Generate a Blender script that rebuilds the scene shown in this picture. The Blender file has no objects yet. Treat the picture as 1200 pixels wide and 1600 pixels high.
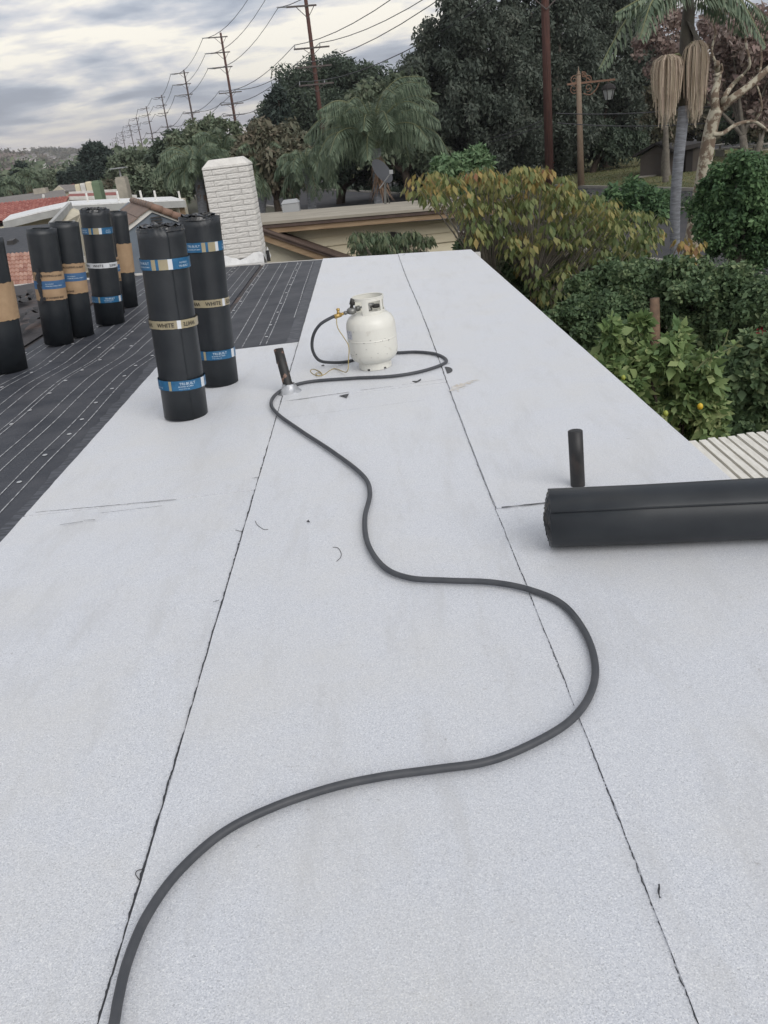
import bpy, math, random
import numpy as np
from mathutils import Vector, Matrix, noise as mnoise

# ------------------------------------------------------------------ camera, light, exposure
SC = bpy.context.scene
COL = SC.collection
EYE = 1.3
F_PX = 1300.0

def cam_basis():
    a = math.atan(0.121)
    u = np.array([math.cos(a), -math.sin(a)]); n = np.array([-math.sin(a), -math.cos(a)])
    c = np.array([600., 800.]); v = np.array([555., 212.])
    d = float(np.dot(v-c, n)); pitch = math.atan(d/F_PX)
    yaw = math.atan(float(np.dot(v-c, u))/math.hypot(F_PX, d))
    h = np.array([-math.sin(yaw), math.cos(yaw), 0]); r0 = np.array([math.cos(yaw), math.sin(yaw), 0])
    fwd = h*math.cos(pitch)+np.array([0, 0, -math.sin(pitch)])
    up0 = np.cross(r0, fwd)
    R = r0*u[0]+up0*n[0]; D = r0*u[1]+up0*n[1]
    return R, -D, fwd
RR, UU, FW = cam_basis()
cam = bpy.data.cameras.new('camera'); cam_o = bpy.data.objects.new('camera', cam); COL.objects.link(cam_o)
cam.sensor_fit = 'VERTICAL'; cam.sensor_height = 36.0; cam.lens = F_PX/1600*36.0
cam.clip_start = 0.05; cam.clip_end = 9000
cam_o.matrix_world = Matrix(((RR[0], UU[0], -FW[0], 0), (RR[1], UU[1], -FW[1], 0), (RR[2], UU[2], -FW[2], EYE), (0, 0, 0, 1)))
SC.camera = cam_o

SUN_EL, SUN_AZ = math.radians(38), math.radians(145)      # azimuth from +Y towards +X
sl = bpy.data.lights.new('sun', 'SUN'); sl.energy = 1.5; sl.angle = math.radians(45); sl.color = (1.0, 0.97, 0.93)
so = bpy.data.objects.new('sun', sl); COL.objects.link(so)
sd = Vector((math.sin(SUN_AZ)*math.cos(SUN_EL), math.cos(SUN_AZ)*math.cos(SUN_EL), math.sin(SUN_EL)))
so.rotation_euler = sd.to_track_quat('Z', 'Y').to_euler(); so.location = (20, 20, 40)

W = bpy.data.worlds.new('World'); SC.world = W; W.use_nodes = True
def world():
    nt = W.node_tree; N = nt.nodes; L = nt.links; N.clear()
    out = N.new('ShaderNodeOutputWorld'); mix = N.new('ShaderNodeMixShader')
    b1 = N.new('ShaderNodeBackground'); b2 = N.new('ShaderNodeBackground')
    sky = N.new('ShaderNodeTexSky'); sky.sky_type = 'NISHITA'; sky.sun_disc = False
    sky.sun_elevation = SUN_EL; sky.sun_rotation = SUN_AZ
    L.new(sky.outputs[0], b1.inputs[0]); b1.inputs[1].default_value = 0.1
    tc = N.new('ShaderNodeTexCoord'); sep = N.new('ShaderNodeSeparateXYZ'); L.new(tc.outputs['Generated'], sep.inputs[0])
    def m(op, a, b=None, c=None):
        n = N.new('ShaderNodeMath'); n.operation = op
        for i, v in enumerate((a, b, c)):
            if v is None: continue
            if isinstance(v, (int, float)): n.inputs[i].default_value = v
            else: L.new(v, n.inputs[i])
        return n.outputs[0]
    z = m('MAXIMUM', sep.outputs[2], 0.0); zz = m('ADD', z, 0.16)
    cb = N.new('ShaderNodeCombineXYZ'); L.new(m('DIVIDE', sep.outputs[0], zz), cb.inputs[0]); L.new(m('DIVIDE', sep.outputs[1], zz), cb.inputs[1])
    mp = N.new('ShaderNodeMapping'); mp.inputs['Location'].default_value = (3.1, 1.7, 0); mp.inputs['Scale'].default_value = (1.0, 1.25, 1)
    L.new(cb.outputs[0], mp.inputs[0])
    def noise(sc, det, rough, dist=0.0, off=0):
        n = N.new('ShaderNodeTexNoise'); n.inputs['Scale'].default_value = sc; n.inputs['Detail'].default_value = det
        n.inputs['Roughness'].default_value = rough; n.inputs['Distortion'].default_value = dist
        L.new(mp.outputs[0], n.inputs['Vector']); return n.outputs[0]
    n1 = noise(1.15, 4, 0.5, 0.5); n2 = noise(3.6, 8, 0.6, 0.2)
    f = m('ADD', m('MULTIPLY', n1, 0.7), m('MULTIPLY', n2, 0.3))
    # broad layers of the cloud deck by height: pinkish haze, grey bank, bright broken band, heavy grey-blue above
    bz_ = N.new('ShaderNodeValToRGB'); L.new(z, bz_.inputs[0]); q = bz_.color_ramp.elements; q[0].position = 0.0; q[0].color = (.5, .5, .5, 1); q[1].position = 1.0; q[1].color = (.48, .48, .48, 1)
    for p, v in ((0.035, .47), (0.06, .43), (0.085, .53), (0.115, .56), (0.14, .47), (0.19, .42), (0.45, .46)):
        w = q.new(p); w.color = (v+.03, v+.03, v+.03, 1)
    f = m('ADD', m('MULTIPLY', m('SUBTRACT', f, 0.5), 2.05), bz_.outputs[0])
    cr = N.new('ShaderNodeValToRGB'); L.new(f, cr.inputs[0]); e = cr.color_ramp.elements
    e[0].position = 0.30; e[0].color = (0.29, 0.325, 0.40, 1)
    e[1].position = 0.68; e[1].color = (1.05, 0.99, 0.86, 1)
    for p, c in ((0.40, (0.38, 0.42, 0.50, 1)), (0.48, (0.52, 0.55, 0.61, 1)), (0.56, (0.72, 0.71, 0.72, 1))):
        q = e.new(p); q.color = c
    hz = N.new('ShaderNodeMapRange'); L.new(z, hz.inputs[0]); hz.inputs[1].default_value = 0.0; hz.inputs[2].default_value = 0.045
    hz.inputs[3].default_value = 0.9; hz.inputs[4].default_value = 0.0
    mx = N.new('ShaderNodeMix'); mx.data_type = 'RGBA'; L.new(hz.outputs[0], mx.inputs[0]); L.new(cr.outputs[0], mx.inputs[6]); mx.inputs[7].default_value = (0.70, 0.62, 0.62, 1)
    L.new(mx.outputs[2], b2.inputs[0]); b2.inputs[1].default_value = 1.0
    mix.inputs[0].default_value = 0.93
    L.new(b1.outputs[0], mix.inputs[1]); L.new(b2.outputs[0], mix.inputs[2]); L.new(mix.outputs[0], out.inputs[0])
world()
SC.view_settings.view_transform = 'Standard'; SC.view_settings.look = 'None'
SC.view_settings.exposure = 0.30; SC.view_settings.gamma = 1.0; SC.view_settings.use_curve_mapping = False

# ------------------------------------------------------------------ measuring helpers (surveyed points of the place)
def ray(x, y): return FW*F_PX + RR*(x-600) - UU*(y-800)
def G(x, y, z=0.0):
    d = ray(x, y); p = d*((z-EYE)/d[2]); return Vector((p[0], p[1], z))
def D(x, y, Y):
    d = ray(x, y)*(Y/ray(x, y)[1]); return Vector((d[0], d[1], d[2]+EYE))
def pxm(Y): return Y/F_PX*1.09                         # metres per photo pixel at distance Y (upper part)

# ------------------------------------------------------------------ materials
MATS = {}
def mat(name, col, rough=0.8, metal=0.0, spec=0.5, var=None, scale=5.0, detail=4, bump=0.0, bscale=None, rnd=None, coat=0.0, trans=0.0, lo=0.35, hi=0.65, stretch=None):
    """col base colour; var = second colour mixed by noise; rnd = list of colours picked by the face attribute rnd"""
    if name in MATS: return MATS[name]
    m = bpy.data.materials.new(name); m.use_nodes = True; nt = m.node_tree; N = nt.nodes; L = nt.links
    b = N['Principled BSDF']; b.inputs['Roughness'].default_value = rough; b.inputs['Metallic'].default_value = metal
    b.inputs['Specular IOR Level'].default_value = spec; b.inputs['Coat Weight'].default_value = coat
    c4 = lambda c: (c[0], c[1], c[2], 1)
    b.inputs['Base Color'].default_value = c4(col)
    cur = None
    tc = N.new('ShaderNodeTexCoord'); vec = tc.outputs['Object']
    if stretch:
        mp = N.new('ShaderNodeMapping'); mp.inputs['Scale'].default_value = stretch; L.new(vec, mp.inputs[0]); vec = mp.outputs[0]
    if rnd:
        at = N.new('ShaderNodeAttribute'); at.attribute_name = 'rnd'
        cr = N.new('ShaderNodeValToRGB'); L.new(at.outputs['Fac'], cr.inputs[0]); e = cr.color_ramp.elements
        e[0].position = 0; e[0].color = c4(rnd[0]); e[1].position = 1; e[1].color = c4(rnd[-1])
        for i, c in enumerate(rnd[1:-1]): q = e.new((i+1)/(len(rnd)-1)); q.color = c4(c)
        cur = cr.outputs[0]
    if var:
        n = N.new('ShaderNodeTexNoise'); n.inputs['Scale'].default_value = scale; n.inputs['Detail'].default_value = detail; n.inputs['Roughness'].default_value = 0.6
        L.new(vec, n.inputs['Vector'])
        mr = N.new('ShaderNodeMapRange'); mr.inputs[1].default_value = lo; mr.inputs[2].default_value = hi; L.new(n.outputs[0], mr.inputs[0])
        mx = N.new('ShaderNodeMix'); mx.data_type = 'RGBA'; L.new(mr.outputs[0], mx.inputs[0])
        if cur: L.new(cur, mx.inputs[6])
        else: mx.inputs[6].default_value = c4(col)
        mx.inputs[7].default_value = c4(var); cur = mx.outputs[2]
    if cur: L.new(cur, b.inputs['Base Color'])
    if bump:
        n = N.new('ShaderNodeTexNoise'); n.inputs['Scale'].default_value = bscale or scale*3; n.inputs['Detail'].default_value = 5
        L.new(vec, n.inputs['Vector']); bp = N.new('ShaderNodeBump'); bp.inputs['Strength'].default_value = bump; bp.inputs['Distance'].default_value = 0.02
        L.new(n.outputs[0], bp.inputs['Height']); L.new(bp.outputs[0], b.inputs['Normal'])
    if trans:
        t = N.new('ShaderNodeBsdfTranslucent'); mixs = N.new('ShaderNodeMixShader'); mixs.inputs[0].default_value = trans
        if cur: L.new(cur, t.inputs[0])
        else: t.inputs[0].default_value = c4(col)
        o = N['Material Output']; L.new(b.outputs[0], mixs.inputs[1]); L.new(t.outputs[0], mixs.inputs[2]); L.new(mixs.outputs[0], o.inputs[0])
    MATS[name] = m; return m

def cap_sheet_mat():
    m = bpy.data.materials.new('white_granules'); m.use_nodes = True; nt = m.node_tree; N = nt.nodes; L = nt.links
    b = N['Principled BSDF']; b.inputs['Roughness'].default_value = 0.5; b.inputs['Specular IOR Level'].default_value = 0.8; b.inputs['Sheen Weight'].default_value = 0.35; b.inputs['Sheen Roughness'].default_value = 0.5
    tc = N.new('ShaderNodeTexCoord')
    def noise(s, d=2, r=0.5):
        n = N.new('ShaderNodeTexNoise'); n.inputs['Scale'].default_value = s; n.inputs['Detail'].default_value = d; n.inputs['Roughness'].default_value = r
        L.new(tc.outputs['Object'], n.inputs['Vector']); return n.outputs[0]
    def mr(v, a, b_, c=0.0, d=1.0):
        n = N.new('ShaderNodeMapRange'); n.inputs[1].default_value = a; n.inputs[2].default_value = b_; n.inputs[3].default_value = c; n.inputs[4].default_value = d
        L.new(v, n.inputs[0]); return n.outputs[0]
    def mix(f, a, c):
        n = N.new('ShaderNodeMix'); n.data_type = 'RGBA'; L.new(f, n.inputs[0])
        for i, v in ((6, a), (7, c)):
            if isinstance(v, tuple): n.inputs[i].default_value = v
            else: L.new(v, n.inputs[i])
        return n.outputs[2]
    vo = N.new('ShaderNodeTexVoronoi'); vo.inputs['Scale'].default_value = 520; L.new(tc.outputs['Object'], vo.inputs['Vector'])
    cr = N.new('ShaderNodeValToRGB'); sp = N.new('ShaderNodeSeparateColor'); L.new(vo.outputs['Color'], sp.inputs[0]); L.new(sp.outputs[0], cr.inputs[0])
    cr.color_ramp.interpolation = 'LINEAR'; e = cr.color_ramp.elements
    e[0].position = 0.0; e[0].color = (0.24, 0.25, 0.27, 1); e[1].position = 1.0; e[1].color = (0.88, 0.88, 0.87, 1)
    for p, c in ((0.06, (0.33, 0.34, 0.37, 1)), (0.14, (0.53, 0.55, 0.59, 1)), (0.45, (0.635, 0.65, 0.685, 1)), (0.8, (0.70, 0.715, 0.75, 1))):
        q = e.new(p); q.color = c
    c = cr.outputs[0]
    c = mix(mr(noise(140, 3, 0.6), 0.34, 0.66, 0.0, 0.5), c, (0.45, 0.47, 0.515, 1))
    c = mix(mr(noise(2.6, 5, 0.65), 0.42, 0.70, 0.0, 0.5), c, (0.60, 0.58, 0.53, 1))          # dusty patches
    c = mix(mr(noise(0.9, 4, 0.6), 0.45, 0.7, 0.0, 0.25), c, (0.55, 0.57, 0.61, 1))           # cooler worn patches
    c = mix(mr(noise(330, 2, 0.5), 0.40, 0.66, 0.0, 0.5), c, (0.40, 0.42, 0.46, 1))
    c = mix(mr(noise(300, 2, 0.5), 0.56, 0.70, 0.0, 0.6), c, (0.86, 0.87, 0.88, 1))
    oi = N.new('ShaderNodeObjectInfo'); c = mix(mr(oi.outputs['Random'], 0.0, 1.0, 0.0, 0.16), c, (0.50, 0.52, 0.56, 1))   # every sheet has its own tone
    mp = N.new('ShaderNodeMapping'); mp.inputs['Scale'].default_value = (1.0, 0.22, 1); mp.inputs['Rotation'].default_value = (0, 0, 0.25); L.new(tc.outputs['Object'], mp.inputs[0])
    ns = N.new('ShaderNodeTexNoise'); ns.inputs['Scale'].default_value = 9; ns.inputs['Detail'].default_value = 7; ns.inputs['Roughness'].default_value = 0.7; L.new(mp.outputs[0], ns.inputs['Vector'])
    c = mix(mr(ns.outputs[0], 0.52, 0.74, 0.0, 0.5), c, (0.42, 0.42, 0.42, 1))               # drag marks and dusty scuffs
    c = mix(mr(noise(34, 5, 0.7), 0.66, 0.74, 0.0, 0.6), c, (0.28, 0.27, 0.27, 1))            # scuffs where granules are gone
    L.new(c, b.inputs['Base Color'])
    bp = N.new('ShaderNodeBump'); bp.inputs['Strength'].default_value = 0.25; bp.inputs['Distance'].default_value = 0.001
    L.new(sp.outputs[1], bp.inputs['Height']); L.new(bp.outputs[0], b.inputs['Normal'])
    MATS['white_granules'] = m; return m
M_WHITE = cap_sheet_mat()
M_BIT = mat('bitumen', (0.018, 0.019, 0.022), 0.45, var=(0.035, 0.036, 0.04), scale=60)
M_SMEAR = mat('smeared_bitumen', (0.035, 0.038, 0.046), 0.6, var=(0.085, 0.09, 0.105), scale=9, detail=8, stretch=(1.2, 6, 1), lo=0.42, hi=0.6)
M_LINE = mat('chalk_line', (0.42, 0.43, 0.44), 0.8, var=(0.16, 0.16, 0.17), scale=22, lo=0.45, hi=0.62)
M_BLACK = mat('base_sheet', (0.030, 0.034, 0.044), 0.62, spec=0.35, var=(0.070, 0.072, 0.082), scale=3.4, detail=10, bump=0.35, bscale=4.5, lo=0.35, hi=0.72)
M_ROLL = mat('roll_asphalt', (0.011, 0.014, 0.018), 0.42, spec=0.5, var=(0.020, 0.024, 0.028), scale=7, detail=7, bump=0.05, bscale=300)
M_ROLLG = mat('roll_grey_felt', (0.035, 0.036, 0.038), 0.75, spec=0.3, var=(0.026, 0.027, 0.03), scale=9, detail=6, bump=0.2, bscale=120)
M_FILM = mat('black_film', (0.012, 0.013, 0.015), 0.22, spec=0.7)
M_TAN = mat('tan_tape', (0.36, 0.31, 0.20), 0.3, spec=0.6, var=(0.30, 0.26, 0.17), scale=14)
M_BLUE = mat('blue_tape', (0.016, 0.095, 0.20), 0.3, spec=0.5, var=(0.03, 0.14, 0.28), scale=18)
M_GLARE = mat('painted_tape_glare', (0.62, 0.64, 0.66), 0.2, spec=0.8)  # pale tone painted as glare on the glossy tapes
M_KRAFT = mat('kraft_paper', (0.40, 0.275, 0.165), 0.7, var=(0.32, 0.21, 0.12), scale=9, detail=6, bump=0.3, bscale=16)
M_KBLUE = mat('kraft_blue_print', (0.035, 0.11, 0.25), 0.6, var=(0.06, 0.14, 0.27), scale=30)
M_INK = mat('black_ink', (0.018, 0.016, 0.015), 0.6)
M_PALE = mat('pale_ink', (0.45, 0.55, 0.65), 0.5)
M_TANK = mat('chipped_cream_paint', (0.68, 0.67, 0.61), 0.33, spec=0.5, var=(0.42, 0.38, 0.31), scale=16, detail=9, lo=0.62, hi=0.84, bump=0.05, bscale=40)
M_STEEL = mat('dull_steel', (0.22, 0.22, 0.21), 0.45, metal=0.7)
M_DARKMETAL = mat('dark_cast_metal', (0.05, 0.047, 0.045), 0.5, metal=0.4)
M_BRASS = mat('brass', (0.48, 0.33, 0.12), 0.4, metal=0.7)
M_RUBBER = mat('hose_rubber', (0.048, 0.052, 0.060), 0.5, spec=0.4, var=(0.066, 0.069, 0.076), scale=20, detail=5)
M_CORD = mat('yellow_cord', (0.40, 0.30, 0.10), 0.6, var=(0.28, 0.22, 0.10), scale=40)
M_PIPE = mat('black_coated_pipe', (0.016, 0.016, 0.017), 0.5, var=(0.045, 0.034, 0.03), scale=14, lo=0.5, hi=0.7)
M_PIPERUST = mat('pipe_old_paint', (0.018, 0.017, 0.017), 0.55, var=(0.20, 0.12, 0.09), scale=22, lo=0.56, hi=0.62)
M_LEAD = mat('bright_lead_flashing', (0.60, 0.61, 0.63), 0.4, metal=0.5, var=(0.4, 0.41, 0.43), scale=14)
M_TINCAP = mat('tin_cap', (0.50, 0.51, 0.52), 0.4, metal=0.3)
M_BRICKW = mat('white_painted_brick', (0.68, 0.66, 0.62), 0.7, var=(0.52, 0.50, 0.47), scale=11, detail=7, bump=0.3, bscale=45, lo=0.4, hi=0.75)
M_MORTAR = mat('painted_mortar', (0.24, 0.23, 0.225), 0.85, var=(0.42, 0.41, 0.39), scale=20)
M_COATING = mat('white_roof_coating', (0.74, 0.74, 0.73), 0.5, var=(0.5, 0.5, 0.5), scale=9, lo=0.5, hi=0.8, bump=0.5, bscale=14)
M_WPAINT = mat('white_paint', (0.72, 0.71, 0.68), 0.55, var=(0.60, 0.58, 0.54), scale=4)
M_SLAT = mat('cream_slat_paint', (0.74, 0.72, 0.66), 0.5, var=(0.60, 0.575, 0.51), scale=12, detail=7, stretch=(6, 1, 6))
M_BEIGE = mat('beige_siding_paint', (0.74, 0.67, 0.50), 0.75, var=(0.66, 0.59, 0.43), scale=2.5, detail=6, stretch=(0.4, 1, 2))
M_STUCCO = mat('beige_stucco', (0.54, 0.50, 0.39), 0.9, var=(0.46, 0.42, 0.33), scale=3, bump=0.3, bscale=40)
M_ROOFGREY = mat('weathered_roll_roofing', (0.37, 0.335, 0.275), 0.9, spec=0.15, var=(0.29, 0.265, 0.22), scale=1.6, detail=8)
M_BROWN = mat('brown_fascia', (0.075, 0.05, 0.042), 0.7, var=(0.11, 0.075, 0.06), scale=5)
M_WOOD = mat('bare_wood_trim', (0.36, 0.26, 0.16), 0.7, var=(0.24, 0.155, 0.09), scale=4, detail=7, stretch=(0.6, 5, 5))
M_BLUEWALL = mat('blue_grey_stucco', (0.16, 0.19, 0.225), 0.9, var=(0.14, 0.165, 0.20), scale=3)
M_BTILE = mat('brown_concrete_tile', (0.155, 0.12, 0.10), 0.85, var=(0.23, 0.16, 0.125), scale=2.2, detail=6, bump=0.3)
M_BTILE2 = mat('reddish_rake_tile', (0.27, 0.17, 0.125), 0.85, var=(0.20, 0.125, 0.095), scale=2.5, detail=6)
M_CLAY = mat('clay_tile', (0.36, 0.19, 0.14), 0.85, rnd=[(0.30, 0.15, 0.115), (0.40, 0.23, 0.175), (0.46, 0.29, 0.23)])
M_CLAYRED = mat('red_clay_tile', (0.30, 0.09, 0.07), 0.85, rnd=[(0.26, 0.08, 0.065), (0.33, 0.12, 0.095), (0.38, 0.16, 0.13)])
M_DSHING = mat('dark_shingles', (0.052, 0.056, 0.064), 0.9, var=(0.075, 0.078, 0.086), scale=6, detail=6)
M_GSHING = mat('grey_shingles', (0.16, 0.145, 0.135), 0.9, var=(0.21, 0.19, 0.175), scale=1.2, detail=6)
M_FASCIA = mat('pale_grey_fascia', (0.40, 0.405, 0.39), 0.6, var=(0.33, 0.33, 0.32), scale=2)
M_GREENP = mat('green_chimney_paint', (0.14, 0.20, 0.12), 0.8, var=(0.17, 0.23, 0.15), scale=3)
M_CHIMB = mat('stained_beige_chimney', (0.44, 0.40, 0.33), 0.85, var=(0.28, 0.26, 0.22), scale=1.8, detail=6)
M_OLD = mat('old_torn_felt', (0.06, 0.055, 0.057), 0.9, var=(0.17, 0.11, 0.085), scale=2.2, detail=9, bump=0.8, bscale=9, lo=0.5, hi=0.72)
M_FENCE = mat('brown_shed_wall', (0.085, 0.07, 0.06), 0.85, var=(0.10, 0.085, 0.075), scale=2)
M_SHEDROOF = mat('dark_shed_roof', (0.032, 0.028, 0.027), 0.85)
M_POLE = mat('creosote_pole', (0.125, 0.062, 0.050), 0.85, spec=.2, var=(0.062, 0.036, 0.032), scale=4, detail=7, stretch=(6, 6, 0.35))
M_POLE2 = mat('far_pole_wood', (0.085, 0.055, 0.05), 0.85, var=(0.06, 0.042, 0.04), scale=2)
M_ARM = mat('grey_crossarm', (0.09, 0.075, 0.07), 0.85)
M_WIRE = mat('wire', (0.06, 0.06, 0.065), 0.6)
M_INSUL = mat('insulator', (0.32, 0.33, 0.34), 0.4)
M_LAMPP = mat('tan_lamp_post', (0.27, 0.195, 0.14), 0.7, var=(0.22, 0.16, 0.11), scale=8)
M_IRON = mat('rusty_iron', (0.23, 0.13, 0.085), 0.7)
M_GLASS = mat('frosted_lamp_glass', (0.42, 0.43, 0.43), 0.25, spec=0.6)
M_ASPH = mat('asphalt', (0.055, 0.055, 0.059), 0.95, spec=.2, var=(0.072, 0.07, 0.072), scale=0.6, detail=8)
M_KERB = mat('kerb_concrete', (0.34, 0.32, 0.28), 0.9, var=(0.27, 0.25, 0.22), scale=1.5)
M_GROUND = mat('yard_ground', (0.07, 0.058, 0.04), 0.95, var=(0.05, 0.055, 0.03), scale=0.5, detail=8)
M_LAWN = mat('lawn_grass', (0.085, 0.105, 0.038), 0.95, var=(0.125, 0.115, 0.05), scale=0.45, detail=9, bump=0.6, bscale=8)
M_SHELT = mat('tank_label_paper', (0.55, 0.56, 0.6), 0.6)
M_BRH = mat('dry_hillside', (0.27, 0.165, 0.12), 0.95, var=(0.12, 0.095, 0.085), scale=0.006, detail=9, lo=0.42, hi=0.6)
M_SAGE = mat('sage_hillside', (0.13, 0.105, 0.10), 0.95, var=(0.075, 0.08, 0.075), scale=0.01, detail=9, lo=0.4, hi=0.6)

BARKS = dict(
    bark=mat('brown_bark', (0.085, 0.062, 0.048), 0.95, var=(0.05, 0.038, 0.03), scale=8, detail=6, bump=0.6),
    grey=mat('grey_bark', (0.20, 0.18, 0.15), 0.95, var=(0.13, 0.115, 0.095), scale=7, detail=6, bump=0.4),
    syc=mat('sycamore_bark', (0.42, 0.385, 0.30), 0.9, var=(0.17, 0.125, 0.09), scale=6, detail=6, bump=0.4, lo=0.46, hi=0.54),
    palm=mat('ringed_palm_bark', (0.24, 0.25, 0.27), 0.9, var=(0.13, 0.135, 0.15), scale=7, detail=3, stretch=(0.7, 0.7, 4.5), bump=0.5),
    dead=mat('palm_skirt_brown', (0.21, 0.135, 0.09), 0.9, var=(0.12, 0.08, 0.055), scale=12, detail=5),
)
def lerp(a, b, t): return a+(b-a)*t
def leafmat(name, cols, trans=0.22, rough=0.55, keep=0.0):
    def hazed(c):  # greys, blues and lifts leaf colours as a painted veil of haze
        g = 0.3*c[0]+0.6*c[1]+0.1*c[2]; return (min(.4, 1.6*(c[0]*.8+g*.2)+.006), min(.4, 1.6*(c[1]*.78+g*.22)+.008), min(.4, 1.6*(c[2]*.6+g*.4)+.010))
    cols = [tuple(lerp(u, min(.4, v*1.75+.008), keep) for u, v in zip(hazed(c), c)) for c in cols]
    return mat(name, cols[0], max(rough, .5), spec=0.22, rnd=cols, trans=trans)
L_EUC = leafmat('eucalyptus_leaf', [(0.035, 0.048, 0.032), (0.048, 0.062, 0.040), (0.062, 0.078, 0.050), (0.085, 0.09, 0.06)])
L_DARK = leafmat('dark_leaf', [(0.022, 0.036, 0.018), (0.032, 0.050, 0.024), (0.045, 0.066, 0.030), (0.065, 0.082, 0.040)])
L_MID = leafmat('mid_leaf', [(0.050, 0.074, 0.034), (0.074, 0.10, 0.044), (0.10, 0.124, 0.054), (0.135, 0.138, 0.07)])
L_OLIVE = leafmat('olive_leaf', [(0.055, 0.060, 0.028), (0.080, 0.082, 0.036), (0.11, 0.095, 0.045), (0.12, 0.085, 0.045)])
L_FICUS = leafmat('ficus_leaf', [(0.022, 0.050, 0.016), (0.035, 0.078, 0.022), (0.060, 0.115, 0.030), (0.10, 0.17, 0.05)], 0.25, 0.35, keep=.35)
L_LEMON = leafmat('lemon_leaf', [(0.045, 0.085, 0.025), (0.085, 0.135, 0.040), (0.13, 0.18, 0.055), (0.21, 0.24, 0.085)], 0.3, 0.4, keep=.6)
L_HEDGE = leafmat('hedge_leaf', [(0.028, 0.052, 0.020), (0.050, 0.085, 0.032), (0.078, 0.12, 0.044), (0.14, 0.17, 0.065)], 0.25, 0.4, keep=.45)
L_GOLD = leafmat('golden_leaf', [(0.055, 0.08, 0.026), (0.085, 0.11, 0.034), (0.12, 0.135, 0.042), (0.17, 0.16, 0.05), (0.24, 0.165, 0.045), (0.20, 0.10, 0.05)], 0.35, 0.5, keep=.75)
L_GREENY = leafmat('green_compound_leaf', [(0.045, 0.075, 0.025), (0.075, 0.105, 0.035), (0.12, 0.14, 0.045), (0.17, 0.13, 0.05)], 0.3)
L_PITT = leafmat('pittosporum_leaf', [(0.035, 0.075, 0.024), (0.055, 0.105, 0.035), (0.085, 0.14, 0.05), (0.12, 0.175, 0.07)], keep=.3)
L_BROWN = leafmat('autumn_leaf', [(0.16, 0.10, 0.075), (0.21, 0.14, 0.11), (0.17, 0.125, 0.085), (0.28, 0.20, 0.165)], 0.3)
L_PALM = leafmat('palm_leaf', [(0.044, 0.072, 0.034), (0.066, 0.10, 0.045), (0.098, 0.134, 0.060), (0.135, 0.17, 0.08)], 0.25, 0.45)
L_PINE = leafmat('pine_needle', [(0.014, 0.026, 0.018), (0.022, 0.036, 0.024), (0.032, 0.046, 0.032)], 0.1)
L_FRUITST = mat('palm_fruit_strand', (.3, .2, .1), .7, rnd=[(0.44, 0.38, 0.28), (0.54, 0.46, 0.34), (0.50, 0.39, 0.32), (0.64, 0.55, 0.42)])

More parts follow.
